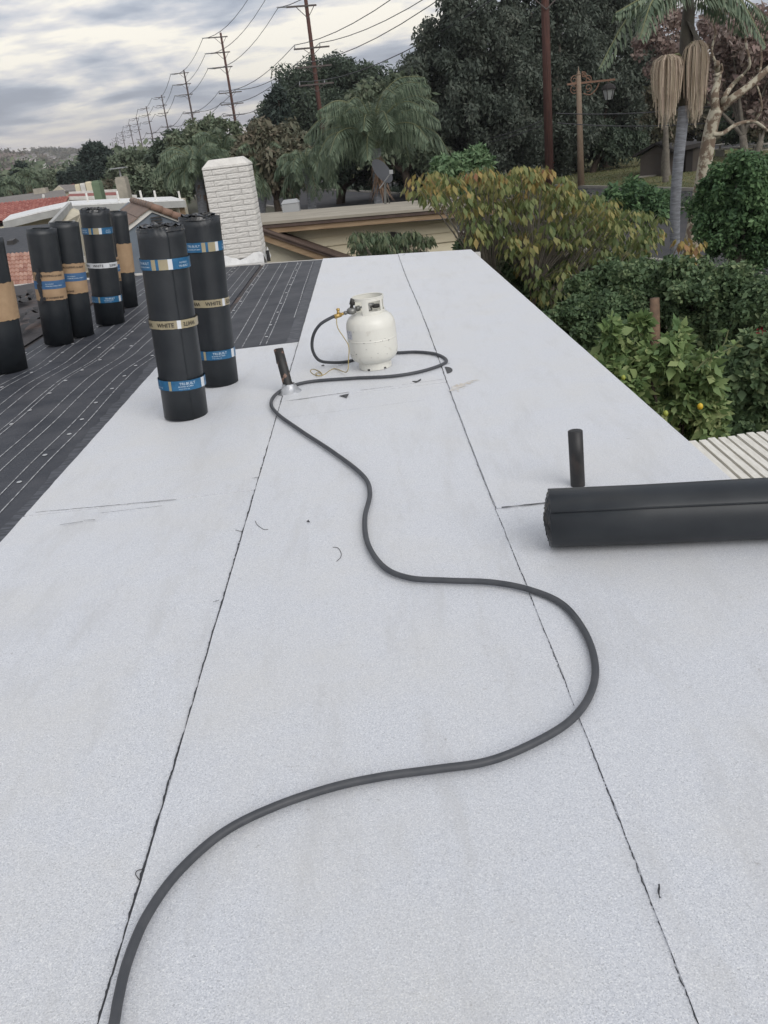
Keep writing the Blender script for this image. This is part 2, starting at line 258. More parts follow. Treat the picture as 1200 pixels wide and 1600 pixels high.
# ------------------------------------------------------------------ object helpers
def props(o, label=None, cat=None, group=None, kind=None):
    if label: o['label'] = label
    if cat: o['category'] = cat
    if group: o['group'] = group
    if kind: o['kind'] = kind
    return o
def thing(name, label, cat, loc, group=None):
    o = bpy.data.objects.new(name, None); COL.objects.link(o); o.location = loc; o.empty_display_size = 0.1
    return props(o, label, cat, group)
def root_loc(p):
    v = Vector((0, 0, 0))
    while p is not None: v = v+Vector(p.location); p = p.parent
    return v
class MB:
    def __init__(s): s.v = []; s.f = []; s.m = []; s.mi = 0; s.r = None
    def quad(s, *p):
        b = len(s.v); s.v += [Vector(q) for q in p]; s.f.append(tuple(range(b, b+len(p)))); s.m.append(s.mi); return s
    def box(s, lo, hi, fn=None):
        x0, y0, z0 = lo; x1, y1, z1 = hi; b = len(s.v)
        P = [(x0, y0, z0), (x1, y0, z0), (x1, y1, z0), (x0, y1, z0), (x0, y0, z1), (x1, y0, z1), (x1, y1, z1), (x0, y1, z1)]
        s.v += [Vector(fn(*p)) if fn else Vector(p) for p in P]
        for f in ((0, 3, 2, 1), (4, 5, 6, 7), (0, 1, 5, 4), (1, 2, 6, 5), (2, 3, 7, 6), (3, 0, 4, 7)): s.f.append(tuple(b+i for i in f)); s.m.append(s.mi)
        return s
    def hexa(s, bot, top):
        b = len(s.v); n = len(bot); s.v += [Vector(p) for p in bot]+[Vector(p) for p in top]
        s.f.append(tuple(b+i for i in reversed(range(n)))); s.m.append(s.mi)
        s.f.append(tuple(b+n+i for i in range(n))); s.m.append(s.mi)
        for i in range(n):
            j = (i+1) % n; s.f.append((b+i, b+j, b+n+j, b+n+i)); s.m.append(s.mi)
        return s
    def bar(s, a, c, w, h, up=(0, 0, 1)):
        a = Vector(a); c = Vector(c); d = (c-a).normalized(); u = Vector(up); sd_ = d.cross(u)
        if sd_.length < 1e-4: sd_ = d.cross(Vector((1, 0, 0)))
        sd_.normalize(); u = sd_.cross(d).normalized(); sd_ *= w/2; u = u*(h/2)
        return s.hexa([a-sd_-u, a+sd_-u, a+sd_+u, a-sd_+u], [c-sd_-u, c+sd_-u, c+sd_+u, c-sd_+u])
    def tube(s, pts, rad, n=8, cap=True):
        pts = [Vector(p) for p in pts]; k = len(pts)
        if not hasattr(rad, '__len__'): rad = [rad]*k
        b = len(s.v); prev = None
        for i, p in enumerate(pts):
            t = (pts[min(i+1, k-1)]-pts[max(i-1, 0)])
            if t.length < 1e-9: t = Vector((0, 0, 1))
            t.normalize()
            if prev is None:
                a = Vector((0, 0, 1)) if abs(t.z) < 0.9 else Vector((1, 0, 0)); e1 = t.cross(a).normalized()
            else:
                e1 = prev-t*prev.dot(t)
                e1 = e1.normalized() if e1.length > 1e-6 else t.orthogonal().normalized()
            prev = e1; e2 = t.cross(e1)
            for j in range(n):
                th = 2*math.pi*j/n; s.v.append(p+(e1*math.cos(th)+e2*math.sin(th))*rad[i])
        for i in range(k-1):
            for j in range(n):
                j2 = (j+1) % n; s.f.append((b+i*n+j, b+i*n+j2, b+(i+1)*n+j2, b+(i+1)*n+j)); s.m.append(s.mi)
        if cap:
            s.f.append(tuple(b+j for j in reversed(range(n)))); s.m.append(s.mi); s.f.append(tuple(b+(k-1)*n+j for j in range(n))); s.m.append(s.mi)
        return s
    def lathe(s, c, prof, n=32, cap=True):
        c = Vector(c); b = len(s.v); k = len(prof)
        for r, z in prof:
            for j in range(n):
                th = 2*math.pi*j/n; s.v.append(c+Vector((r*math.cos(th), r*math.sin(th), z)))
        for i in range(k-1):
            for j in range(n):
                j2 = (j+1) % n; s.f.append((b+i*n+j, b+i*n+j2, b+(i+1)*n+j2, b+(i+1)*n+j)); s.m.append(s.mi)
        if cap:
            s.f.append(tuple(b+j for j in reversed(range(n)))); s.m.append(s.mi); s.f.append(tuple(b+(k-1)*n+j for j in range(n))); s.m.append(s.mi)
        return s
    def build(s, name, m, parent=None, smooth=False, bevel=0.0, rnd=None, **kw):
        off = root_loc(parent) if parent is not None else Vector((0, 0, 0))
        me = bpy.data.meshes.new(name); me.from_pydata([tuple(v-off) for v in s.v], [], s.f)
        ms = m if isinstance(m, (list, tuple)) else [m]
        for q in ms: me.materials.append(q)
        if len(ms) > 1: me.polygons.foreach_set('material_index', s.m)
        if smooth: me.polygons.foreach_set('use_smooth', [True]*len(me.polygons))
        if rnd is not None:
            at = me.attributes.new('rnd', 'FLOAT', 'FACE'); at.data.foreach_set('value', rnd)
        o = bpy.data.objects.new(name, me); COL.objects.link(o)
        if parent is not None: o.parent = parent
        if bevel:
            md = o.modifiers.new('bevel', 'BEVEL'); md.width = bevel; md.segments = 2; md.limit_method = 'ANGLE'
        if smooth == 'auto':
            me.polygons.foreach_set('use_smooth', [True]*len(me.polygons))
        props(o, **kw); return o
def spline(pts, sub=8):
    pts = [Vector(p) for p in pts]; out = []
    for i in range(len(pts)-1):
        p0 = pts[max(i-1, 0)]; p1 = pts[i]; p2 = pts[i+1]; p3 = pts[min(i+2, len(pts)-1)]
        for k in range(sub):
            t = k/sub; t2 = t*t; t3 = t2*t
            out.append(0.5*((2*p1)+(p2-p0)*t+(2*p0-5*p1+4*p2-p3)*t2+(-p0+3*p1-3*p2+p3)*t3))
    out.append(pts[-1]); return out
def lerp(a, b, t): return a+(b-a)*t
def jag(a, b, n, amp, rng):
    a = Vector(a); b = Vector(b); d = (b-a); s = Vector((-d.y, d.x, 0)).normalized(); o = []; q = 0
    for i in range(n+1):
        q = q*0.6+rng.uniform(-amp, amp); o.append(a+d*(i/n)+s*q)
    return o
def ribbon(mb, pts, w, rng=None, z=None):
    L = []; Rr = []
    for i, p in enumerate(pts):
        t = (pts[min(i+1, len(pts)-1)]-pts[max(i-1, 0)]).normalized(); s = Vector((-t.y, t.x, 0))
        ww = w/2*(rng.uniform(0.45, 1.5) if rng else 1)
        L.append(p+s*ww); Rr.append(p-s*ww)
    for i in range(len(pts)-1): mb.quad(L[i], Rr[i], Rr[i+1], L[i+1])
    return mb

# ------------------------------------------------------------------ setting: ground, roads
def vx(v, y): return v-0.35*(y-23.5)                 # the street runs off to the left: v is the distance across it
def zg(x, y):
    t = (-(x+7+0.35*(y-15)))/9.0; t = max(0, min(1, t)); t = t*t*(3-2*t)
    return -2.9-4.2*t if y > 8 else -2.9
gm = MB()
xs = [-3000, -1500, -700, -400, -250, -160, -110, -80]+list(range(-60, 42, 3))+[60, 90, 150, 300, 700, 1500, 3000]
ys = [-40, -15, 0, 8, 12]+list(range(16, 100, 4))+[110, 130, 160, 200, 260, 350, 500, 800, 1300, 2000, 3000, 4200]
for x in xs:
    for y in ys: gm.v.append(Vector((x, y, zg(x, y)-0.012)))
ny = len(ys)
for i in range(len(xs)-1):
    for j in range(ny-1): gm.f.append((i*ny+j, (i+1)*ny+j, (i+1)*ny+j+1, i*ny+j+1)); gm.m.append(0)
gm.build('ground', M_GROUND, kind='structure', smooth=True)
def strip(name, v0, v1, y0, y1, z, m, zb=None, n=20, **kw):
    mb = MB()
    for i in range(n):
        a = lerp(y0, y1, i/n); b = lerp(y0, y1, (i+1)/n)
        if zb is None: mb.quad((vx(v0, a), a, z), (vx(v1, a), a, z), (vx(v1, b), b, z), (vx(v0, b), b, z))
        else: mb.hexa([(vx(v0, a), a, zb), (vx(v1, a), a, zb), (vx(v1, b), b, zb), (vx(v0, b), b, zb)], [(vx(v0, a), a, z), (vx(v1, a), a, z), (vx(v1, b), b, z), (vx(v0, b), b, z)])
    return mb.build(name, m, kind='structure', **kw)
strip('road', 8.42, 17.0, 5, 260, -2.896, M_ASPH)
strip('kerb', 8.22, 8.42, 5, 260, -2.78, M_KERB, -2.95)
strip('kerb', 17.0, 17.18, 5, 260, -2.78, M_KERB, -2.95)
strip('road', 18.6, 22.5, 5, 260, -2.896, M_ASPH)
strip('kerb', 18.42, 18.6, 5, 260, -2.80, M_KERB, -2.95)
strip('kerb', 22.5, 22.72, 5, 260, -2.76, M_KERB, -2.95)
strip('lawn', 22.72, 58, 5, 240, -2.82, M_LAWN, -2.95)
strip('parking_lot', 45, 66, 60, 200, -2.79, M_ASPH, -2.86)

# grass tufts on the lawn
def cards(name, pos, ax, nrm, L, Wd, m, parent=None, rnd=None, fold=0.0, **kw):
    """one four-cornered leaf per row: base, side, tip, side"""
    n = len(pos); off = np.array(root_loc(parent)) if parent is not None else np.zeros(3)
    pos = pos-off
    ax = ax/np.maximum(np.linalg.norm(ax, axis=1, keepdims=True), 1e-9)
    sd_ = np.cross(ax, nrm); sd_ /= np.maximum(np.linalg.norm(sd_, axis=1, keepdims=True), 1e-9)
    L = np.broadcast_to(np.asarray(L, float), (n,))[:, None]; Wd = np.broadcast_to(np.asarray(Wd, float), (n,))[:, None]
    nn = np.cross(sd_, ax)
    V = np.empty((n, 4, 3)); V[:, 0] = pos; V[:, 1] = pos+ax*L*0.45+sd_*Wd/2+nn*L*fold; V[:, 2] = pos+ax*L; V[:, 3] = pos+ax*L*0.45-sd_*Wd/2+nn*L*fold
    me = bpy.data.meshes.new(name); me.vertices.add(4*n); me.vertices.foreach_set('co', V.ravel())
    me.loops.add(4*n); me.loops.foreach_set('vertex_index', np.arange(4*n, dtype=np.int32))
    me.polygons.add(n); me.polygons.foreach_set('loop_start', np.arange(0, 4*n, 4, dtype=np.int32)); me.polygons.foreach_set('loop_total', np.full(n, 4, dtype=np.int32))
    at = me.attributes.new('rnd', 'FLOAT', 'FACE'); at.data.foreach_set('value', (np.random.rand(n) if rnd is None else rnd).astype(np.float32))
    me.materials.append(m); me.update(); me.validate()
    o = bpy.data.objects.new(name, me); COL.objects.link(o)
    if parent is not None: o.parent = parent
    props(o, **kw); return o
def runit(n):
    v = np.random.normal(size=(n, 3)); return v/np.linalg.norm(v, axis=1, keepdims=True)
def subclumps(blobs, per, rel, jitter=0.25):
    out = []
    for c, r in blobs:
        c = np.array(c, float); r = np.array(r, float)*np.ones(3)
        k = per
        d = runit(k); d[:, 2] = np.where(d[:, 2] < -0.6, -d[:, 2], d[:, 2])
        fac = np.random.uniform(0.55, 1.0, (k, 1))
        p = c+d*r*fac
        rr = r*rel*np.random.uniform(0.6, 1.4, (k, 1))
        for i in range(k): out.append((p[i], rr[i]))
    return out
def foliage(name, clumps, n, L, Wd, m, parent, droop=0.2, up=0.35, rand=0.9, shell=0.4, hang=0.0, tint_clump=0.35, **kw):
    C_ = np.array([c for c, r in clumps]); R_ = np.array([np.array(r)*np.ones(3) for c, r in clumps])
    w = (R_[:, 0]*R_[:, 2]); w = w/w.sum(); idx = np.random.choice(len(C_), n, p=w)
    d = runit(n); fac = np.random.rand(n, 1)**shell
    pos = C_[idx]+d*R_[idx]*fac
    if hang: pos[:, 2] -= np.random.rand(n)**2*hang
    nrm = d*0.7+runit(n)*rand; nrm[:, 2] += up
    ax = np.cross(nrm, runit(n)); ax /= np.maximum(np.linalg.norm(ax, axis=1, keepdims=True), 1e-6); ax[:, 2] -= droop*np.random.rand(n)*2
    sz = np.clip(np.random.lognormal(-.05, .32, n), .4, 1.9)
    ct = np.random.rand(len(C_))[idx]
    rnd = np.clip((1-tint_clump)*np.random.rand(n)+tint_clump*ct, 0, 1)
    return cards(name, pos, ax, nrm, L*sz, Wd*sz, m, parent, rnd, **kw)
def limb_paths(base, targets, r0, rng, mid=0.45):
    """trunk forks: tapering limbs from the base to points inside the crown"""
    base = Vector(base); out = []
    for t in targets:
        t = Vector(t); p1 = lerp(base, t, mid)+Vector((rng.uniform(-.1, .1), rng.uniform(-.1, .1), 0.06))*(t-base).length
        pts = spline([base, lerp(base, p1, 0.5), p1, t], 5); k = len(pts)
        out.append((pts, [lerp(r0, r0*0.18, (i/(k-1))**0.8) for i in range(k)]))
    return out
def bl(x, y, Y, r, rz=None):
    """a lobe of a crown: where it stands and its radius, surveyed in photo pixels at distance Y"""
    p = D(x, y, Y); q = pxm(Y); return (np.array(p), np.array([r*q, r*q, (rz or r)*q]))
def tree(name, label, cat, base, blobs, m, n, L, Wd, bark='bark', trunk_r=0.2, per=14, rel=0.42, group=None, limbs=5, seed=0, crown='crown', **kw):
    np.random.seed(seed+11); rng = random.Random(seed+5)
    t = thing(name, label, cat, base, group)
    mb = MB(); tg = [Vector(b[0]) for b in blobs]; rng.shuffle(tg); tg = tg[:limbs]
    cen = sum(tg, Vector())/len(tg); fork = lerp(Vector(base), cen, 0.45); fork.x = lerp(base[0], cen.x, 0.3); fork.y = lerp(base[1], cen.y, 0.3)
    mb.tube(spline([Vector(base)-Vector((0, 0, .1)), lerp(Vector(base), fork, 0.5)+Vector((rng.uniform(-.1, .1)*trunk_r*4, 0, 0)), fork], 4), [trunk_r*q for q in np.linspace(1.15, 0.8, 9)], 8)
    for pts, rad in limb_paths(fork, tg, trunk_r*0.7, rng): mb.tube(pts, rad, 6)
    mb.build('trunk', BARKS[bark], t, smooth=True)
    foliage(crown, subclumps(blobs, per, rel), n, L, Wd, m, t, kind='stuff', **kw)
    return t
GZ = -2.9
exec_sections = []
# ------------------------------------------------------------------ the house whose roof this is
H = thing('house', 'low house with white granule cap sheets and black base sheets on its flat roof', 'house', (0, 5, -2.9))
FAR = [(1.215, 9.42), (-0.54, 10.21), (-1.96, 10.75), (-4.75, 11.33), (-7.5, 11.9)]
def fary(x):
    for (xa, ya), (xb, yb) in zip(FAR, FAR[1:]):
        if xb <= x <= xa: return lerp(ya, yb, (xa-x)/(xa-xb))
    return FAR[-1][1]
rng = random.Random(4)
XR = lambda y: 1.235-0.0125*y                        # right roof edge
poly = [(XR(-2.5), -2.5)]+[(XR(9.42), 9.42)]+FAR[1:]+[(-7.5, -2.5)]
MB().hexa([(x, y, -0.20) for x, y in poly], [(x, y, -0.004) for x, y in poly]).build('roof_deck', M_OLD, H)
wp = [(0.75, -2.2), (0.75, 8.9), (-7.2, 11.3), (-7.2, -2.2)]
MB().hexa([(x, y, -2.95) for x, y in wp], [(x, y, -0.2) for x, y in wp]).build('wall', M_STUCCO, H)
# drip edge on the right and the far side
eb = MB(); eb.mi = 0
for i in range(12):
    a = lerp(-2.5, 9.42, i/12); b = lerp(-2.5, 9.42, (i+1)/12)
    eb.box((0, a, 0), (1, b, 1), lambda x, y, z: (XR(y)+(0.012 if x else 0.001), y, 0.0035 if z else -0.075))
eb.build('drip_edge', M_WPAINT, H)
eb = MB()
for (xa, ya), (xb, yb) in zip(FAR[1:], FAR[2:]):
    eb.bar((xa, ya+0.012, -0.03), (xb, yb+0.012, -0.03), 0.022, 0.10)
eb.build('drip_edge', M_WPAINT, H)
eb = MB(); (xa, ya), (xb, yb) = FAR[0], FAR[1]
eb.bar((xa, ya+0.012, -0.045), (xb, yb+0.012, -0.045), 0.02, 0.09); eb.build('drip_edge', M_WPAINT, H)

# ---- black base sheets: 0.87 m courses, printed lines, tin caps
def kink(x, y):                                      # the courses jog sideways half way up the roof
    t = max(0, min(1, (y-5.55)/0.75)); t = t*t*(3-2*t); return x+0.10*t*(1 if x < -1.3 else 0)
def wav(y, ph): return 0.006*math.sin(y*2.1+ph)+0.004*math.sin(y*5.3+ph*2)
edges = [(-0.52, -0.94), (-0.90, -1.30), (-1.26, -1.74), (-1.68, -2.16), (-2.12, -2.62), (-2.56, -3.02)]
lines_at = [(-0.60, None, 6.75, 10.2), (-0.66, None, 6.8, 10.3), (-0.80, 0.03, 5.95, 10.35), (-0.845, 0, 5.95, 10.35), (-0.975, 0, 5.95, 10.4), (-1.055, 0, 5.95, 10.45),
            (-1.215, 0.03, 6.0, 10.5), (-1.255, 0, 6.0, 10.5), (-1.38, 0, 6.0, 10.5), (-1.46, 0, 6.05, 10.5)]
y_line0 = 1.0
near = [(-1.685, 0), (-1.775, 0.04), (-1.905, 0), (-1.995, 0), (-2.17, 0.03), (-2.205, 0), (-2.34, 0), (-2.43, 0), (-2.585, 0.03), (-2.66, 0), (-2.82, 0), (-2.90, 0)]
sheet_list = []
for si, (xa, xb) in enumerate([(-0.50, -0.965), (-0.93, -1.36), (-1.33, -1.71), (-1.66, -2.13), (-2.10, -2.56), (-2.53, -3.02)]):
    mb = MB(); z = 0.0+0.0035*(5-si); y0 = 5.5 if si < 2 else (0.2 if si == 2 else 0.2)
    if si < 2: y0 = 5.6
    xa2, xb2 = (xa, xb)
    if si == 2: xa2 = -1.42
    n = 60
    ed = random.Random(si)
    for k in range(n):
        ya_, yb_ = lerp(y0, 10.9, k/n), lerp(y0, 10.9, (k+1)/n)
        P = []
        for (x, y) in ((xa2, ya_), (xb2, ya_), (xb2, yb_), (xa2, yb_)):
            xx = kink(x, y)+(wav(y, si) if x == xb2 else 0); yy = min(y, fary(max(min(xx, 1.2), -7.4))-0.012); P.append((xx, yy))
        if abs(P[0][1]-P[3][1]) < 1e-5 and abs(P[1][1]-P[2][1]) < 1e-5: continue
        mb.hexa([(x, y, -0.0035) for x, y in reversed(P)], [(x, y, z) for x, y in reversed(P)])
    if si == 5:
        pass
    o = mb.build('black_sheet', M_BLACK, H)
    sheet_list.append((o, z))
def sheet_for(x):
    for i, (xa, xb) in enumerate([(-0.50, -0.95), (-0.95, -1.345), (-1.345, -1.69), (-1.69, -2.115), (-2.115, -2.545), (-2.545, -9)]):
        if xb < x <= xa: return sheet_list[i]
    return sheet_list[0]
def chalk(x, ya, yb, par, z, kk=True, broken=0.0):
    mb = MB(); r = random.Random(int(abs(x)*1000)); y = ya; pts = []
    n = int((yb-ya)/0.07)
    for i in range(n):
        a = ya+(yb-ya)*i/n; b = ya+(yb-ya)*(i+1)/n
        if b > fary(max(x, -7))-0.05: break
        fx = (lambda q: kink(x, q)+wav(q, round(x, 1))) if kk else (lambda q: x+0.3*wav(q, x))
        mb.quad((fx(a)-0.0032, a, z), (fx(a)+0.0032, a, z), (fx(b)+0.0032, b, z), (fx(b)-0.0032, b, z))
    if mb.v: mb.build('printed_line', M_LINE, par)
for x, _, ya, yb in lines_at:
    o, z = sheet_for(x); chalk(x, ya, yb, o, z+0.0025, False, 0.12)
for x, _ in near:
    o, z = sheet_for(x-0.001); chalk(x, 3.0 if x > -2.5 else 3.5, 10.9, o, z+0.0025, True, 0.08)
capm = MB(); capm.lathe((0, 0, 0), [(0.0125, 0), (0.0125, 0.0012), (0.010, 0.0022), (0.003, 0.0028)], 12); cap0 = None
def tin_cap(x, y, par, z):
    global cap0
    if cap0 is None:
        cap0 = capm.build('tin_cap', M_TINCAP); o = cap0; o.parent = par
    else:
        o = cap0.copy(); COL.objects.link(o); o.parent = par
    o.location = Vector((x, y, z))-root_loc(par)
rng = random.Random(9)
for x, ys_ in ((-1.73, None), (-2.155, None), (-2.60, None)):
    y = 3.35 if x > -2 else 4.1
    while y < 10.5:
        o, z = sheet_for(x); tin_cap(kink(x, y)+rng.uniform(-.014, .014), y, o, z+0.0028); y += rng.uniform(0.25, 0.38)
for x in (-0.825, -1.235):
    y = 6.2
    while y < fary(x)-0.15:
        o, z = sheet_for(x); tin_cap(x+rng.uniform(-.01, .01), y, o, z+0.0028); y += rng.uniform(0.40, 0.60)
for (x, y) in ((-2.02, 6.5), (-2.3, 6.6), (-1.95, 7.3), (-2.9, 6.2), (-2.95, 6.75)):
    o, z = sheet_for(x); tin_cap(kink(x, y), y, o, z+0.0028)
for k in range(16):
    r_ = random.Random(k+40); x = r_.uniform(-2.9, -1.75); y = r_.uniform(3.6, 7.2); o, z = sheet_for(x); L_ = r_.uniform(.12, .4); a = r_.uniform(-.5, .5)+(1.57 if k % 2 else 0)
    pts = [Vector((x+L_*u*math.cos(a)+.012*math.sin(u*7+k), y+L_*u*math.sin(a), z-.0005)) for u in np.linspace(0, 1, 9)]
    MB().tube(pts, [.0005+.0028*math.sin(math.pi*i/8) for i in range(9)], 6).build('wrinkle', M_BLACK, o, smooth=True)
# smeared bitumen margin beside the white sheet
def margin(pts_in, pts_out, z, name='smeared_margin'):
    mb = MB()
    for i in range(len(pts_in)-1): mb.quad((*pts_in[i], z), (*pts_in[i+1], z), (*pts_out[i+1], z), (*pts_out[i], z))
    mb.build(name, M_SMEAR, H)
rr = random.Random(3); N_ = 90
pin = [(-1.47, lerp(0.2, 5.93, i/N_)) for i in range(N_+1)]; pou = [(-1.600+rr.uniform(-.008, .014), p[1]) for p in pin]
margin(pin, pou, 0.0178+0.0035)
pin = [(-0.50, lerp(5.78, 10.17, i/60)) for i in range(61)]; pou = [(-0.655+0.025*(i/60)+rr.uniform(-.006, .006), lerp(5.84, 10.20, i/60)) for i in range(61)]
margin(pin, pou, 0.0178+0.004)

# ---- white cap sheets with raw dark lap edges
def white_sheet(xl, xr, ya, yb, z, seed, far=False):
    r = random.Random(seed); n = 70; lo = []; hi = []
    for i in range(n+1):
        y = lerp(ya, yb, i/n); a = (xl(y) if callable(xl) else xl)+r.uniform(-.0016, .0016); b = (xr(y) if callable(xr) else xr)+r.uniform(-.0008, .0008)
        ya_, yb_ = y, y
        if far: ya_ = y+(fary(a)-0.02-yb)*(i/n)**6; yb_ = y+(fary(min(b, 1.214))-0.02-yb)*(i/n)**6
        lo.append((a, ya_)); hi.append((b, yb_))
    mb = MB()
    for i in range(n):
        P = [lo[i], hi[i], hi[i+1], lo[i+1]]
        mb.hexa([(x, y, -0.0038) for x, y in P], [(x, y, z+0.0009*math.sin(y*2.3+seed)) if False else (x, y, z) for x, y in P])
    o = mb.build('white_sheet', M_WHITE, H)
    b = MB()                                          # bitumen squeezed out along the left edge
    for i in range(n): b.quad((lo[i][0]-0.0034*r.uniform(0.35, 1.5), lo[i][1], z-0.0016), (lo[i][0]+0.001, lo[i][1], z-0.0016), (lo[i+1][0]+0.001, lo[i+1][1], z-0.0016), (lo[i+1][0]-0.0034*r.uniform(0.35, 1.5), lo[i+1][1], z-0.0016))
    return o
LS = lambda y: -0.585+0.0045*y if y < 5 else -0.5625+0.004*(y-5)
RS = lambda y: 0.362-0.003*y+0.006*math.sin(y*1.3)
LE = lambda y: -1.575+0.010*y
Z1, Z2, Z3 = 0.024, 0.028, 0.032
white_sheet(LE, lambda y: LS(y)+0.06, -2.4, 3.175, Z1, 1)
white_sheet(lambda y: LE(y)+0.004, lambda y: LS(y)+0.06, 3.176, 5.86, Z1+0.0032, 2)
white_sheet(LS, lambda y: RS(y)+0.08, -2.4, 4.41, Z2+0.0015, 3)
white_sheet(lambda y: LS(y)+0.002, lambda y: RS(y)+0.08, 4.411, 9.95, Z2+0.0045, 4, True)
white_sheet(RS, lambda y: XR(y)+0.004, -2.4, 2.71, Z3+0.001, 5)
white_sheet(lambda y: RS(y)+0.002, lambda y: XR(y)+0.004, 2.711, 9.6, Z3+0.0045, 6, True)
def bead(name, pts, w, z, seed, m=M_BIT):
    r = random.Random(seed); ribbon(MB(), [Vector((p[0], p[1], z)) for p in pts], w, r).build(name, m, H)
def seamline(fx, ya, yb, n, amp, w, z, seed, skip=0.0):
    r = random.Random(seed); q = 0; run = []
    mb = MB(); q = 0; ww = w
    for i in range(n):
        y = lerp(ya, yb, i/n); q = q*0.7+r.uniform(-amp, amp); ww = ww*0.6+0.4*w*r.uniform(0.15, 1.9)
        run.append((Vector((fx(y)+q, y, z)), ww, r.random() < skip))
    for (a, wa, s), (b, wb, s2) in zip(run, run[1:]):
        if s: continue
        mb.quad(a+Vector((-wa/2, 0, 0)), a+Vector((wa/2, 0, 0)), b+Vector((wb/2, 0, 0)), b+Vector((-wb/2, 0, 0)))
    mb.build('bitumen_seam', M_BIT, H)
seamline(lambda y: LS(y)-0.0022, 0.4, 5.85, 900, 0.0012, 0.0052, Z1+0.0045, 21, 0.02)
seamline(lambda y: LS(y)-0.0005, 5.86, 10.0, 300, 0.0012, 0.004, Z2+0.0055, 24, 0.3)
seamline(lambda y: RS(y)-0.001, 0.4, 4.4, 900, 0.0013, 0.0019, Z2+0.0028, 22, 0.14)
seamline(lambda y: RS(y)-0.001, 4.4, 9.75, 500, 0.0015, 0.0042, Z2+0.0056, 23, 0.12)
bead('bitumen_seam', jag((0.372, 2.711, 0), (1.2, 2.70, 0), 40, 0.001, rng), 0.006, Z3+0.0053, 2)
bead('bitumen_seam', jag((-1.50, 3.20, 0), (-0.90, 3.165, 0), 60, 0.0012, rng), 0.0028, Z1+0.0040, 3)
bead('bitumen_seam', jag((-0.52, 4.40, 0), (-0.19, 4.43, 0), 40, 0.0012, rng), 0.0045, Z2+0.0053, 4)
bead('bitumen_seam', jag((-0.13, 4.44, 0), (0.05, 4.445, 0), 24, 0.0015, rng), 0.0028, Z2+0.0053, 5)
bead('bitumen_seam', jag((0.10, 4.45, 0), (0.34, 4.47, 0), 24, 0.0015, rng), 0.0018, Z2+0.0053, 6)
bead('bitumen_seam', jag((-0.5, 4.10, 0), (0.2, 4.13, 0), 60, 0.002, rng), 0.0010, Z2+0.0034, 7)
bead('bitumen_seam', jag((-1.2, 3.12, 0), (-0.95, 3.12, 0), 30, 0.001, rng), 0.0016, Z1+0.0013, 8)
for (x, y, a, L_) in ((-1.34, 3.03, 0.1, 0.09), (-1.25, 3.05, -0.2, 0.05), (-0.60, 3.30, 0.2, 0.03), (0.378, 1.03, 1.3, 0.03), (0.352, 4.75, 0.3, 0.05), (0.37, 9.6, 1.2, 0.12), (-0.605, 2.27, 0.5, 0.018)):
    z = 0.0385 if x > -0.5 else 0.0305
    bead('bitumen_smudge', jag((x, y, 0), (x+L_*math.cos(a), y+L_*math.sin(a), 0), 6, 0.0012, rng), 0.0030, z, int(x*100) % 97)
# semicircle of black showing at the right seam with a rusty dust stain beside it
mb = MB(); c = Vector((0.362, 4.63, Z3+0.0062)); P = [c+Vector((0.042*math.cos(t)*0.9, 0.075*math.sin(t), 0)) for t in np.linspace(-math.pi/2, math.pi/2, 12)]
mb.quad(*P); mb.build('seam_patch', M_BIT, H, label='half round black patch at the right seam')
M_STAIN = mat('rust_dust', (0.58, 0.53, 0.46), 0.8, var=(0.66, 0.65, 0.635), scale=14, detail=8, lo=0.42, hi=0.62)
mb = MB(); r_ = random.Random(6)
for k in range(110):
    u = r_.random(); c = lerp(G(708, 607, Z3+.0058), G(742, 594, Z3+.0058), u)+Vector((r_.gauss(0, .014), r_.gauss(0, .022*(1.2-u)), .00001*k)); w = r_.uniform(.003, .012)*(1.1-u*.6); n_ = 6
    mb.quad(*[c+Vector((math.cos(j/n_*6.283)*w*r_.uniform(.5, 1.2), math.sin(j/n_*6.283)*w*1.3*r_.uniform(.5, 1.2), 0)) for j in range(n_)])
mb.build('rust_stain', M_STAIN, H, kind='stuff')

# ---- torn old felt on the left part of the roof
M_OLDB = mat('torn_black_felt', (0.03, 0.03, 0.033), 0.8, var=(0.06, 0.058, 0.06), scale=5)
mb = MB(); n1, n2 = 44, 70
for i in range(n1+1):
    for j in range(n2+1):
        x = lerp(-2.95, -7.4, i/n1); y = lerp(4.0, fary(x)-0.03, j/n2)
        h = mnoise.noise(Vector((x*1.1, y*2.6, 3)))*0.05+mnoise.noise(Vector((x*3.1, y*6, 7)))*0.02
        mb.v.append(Vector((x, y, 0.012+max(-0.012, h)*min(1, (-2.95-x)*3))))
for i in range(n1):
    for j in range(n2): a = i*(n2+1)+j; mb.f.append((a, a+1, a+n2+2, a+n2+1)); mb.m.append(0)
mb.build('old_felt', M_OLD, H, smooth=True, label='torn weathered brown and grey old felt')
for k, ((x0, y0), (x1, y1)) in enumerate((((22, 478), (52, 457)), ((22, 480), (55, 466)), ((24, 468), (34, 470)), ((36, 520), (70, 492)), ((30, 500), (60, 486)))):
    a = G(x0, y0, 0.05); b = G(x1, y1, 0.05); ribbon(MB(), [p+Vector((0, 0, 0.05*abs(math.sin(i*0.7)))) for i, p in enumerate(jag(a, b, 12, 0.03, rng))], 0.07, rng).build('torn_felt_strip', M_OLDB, H)

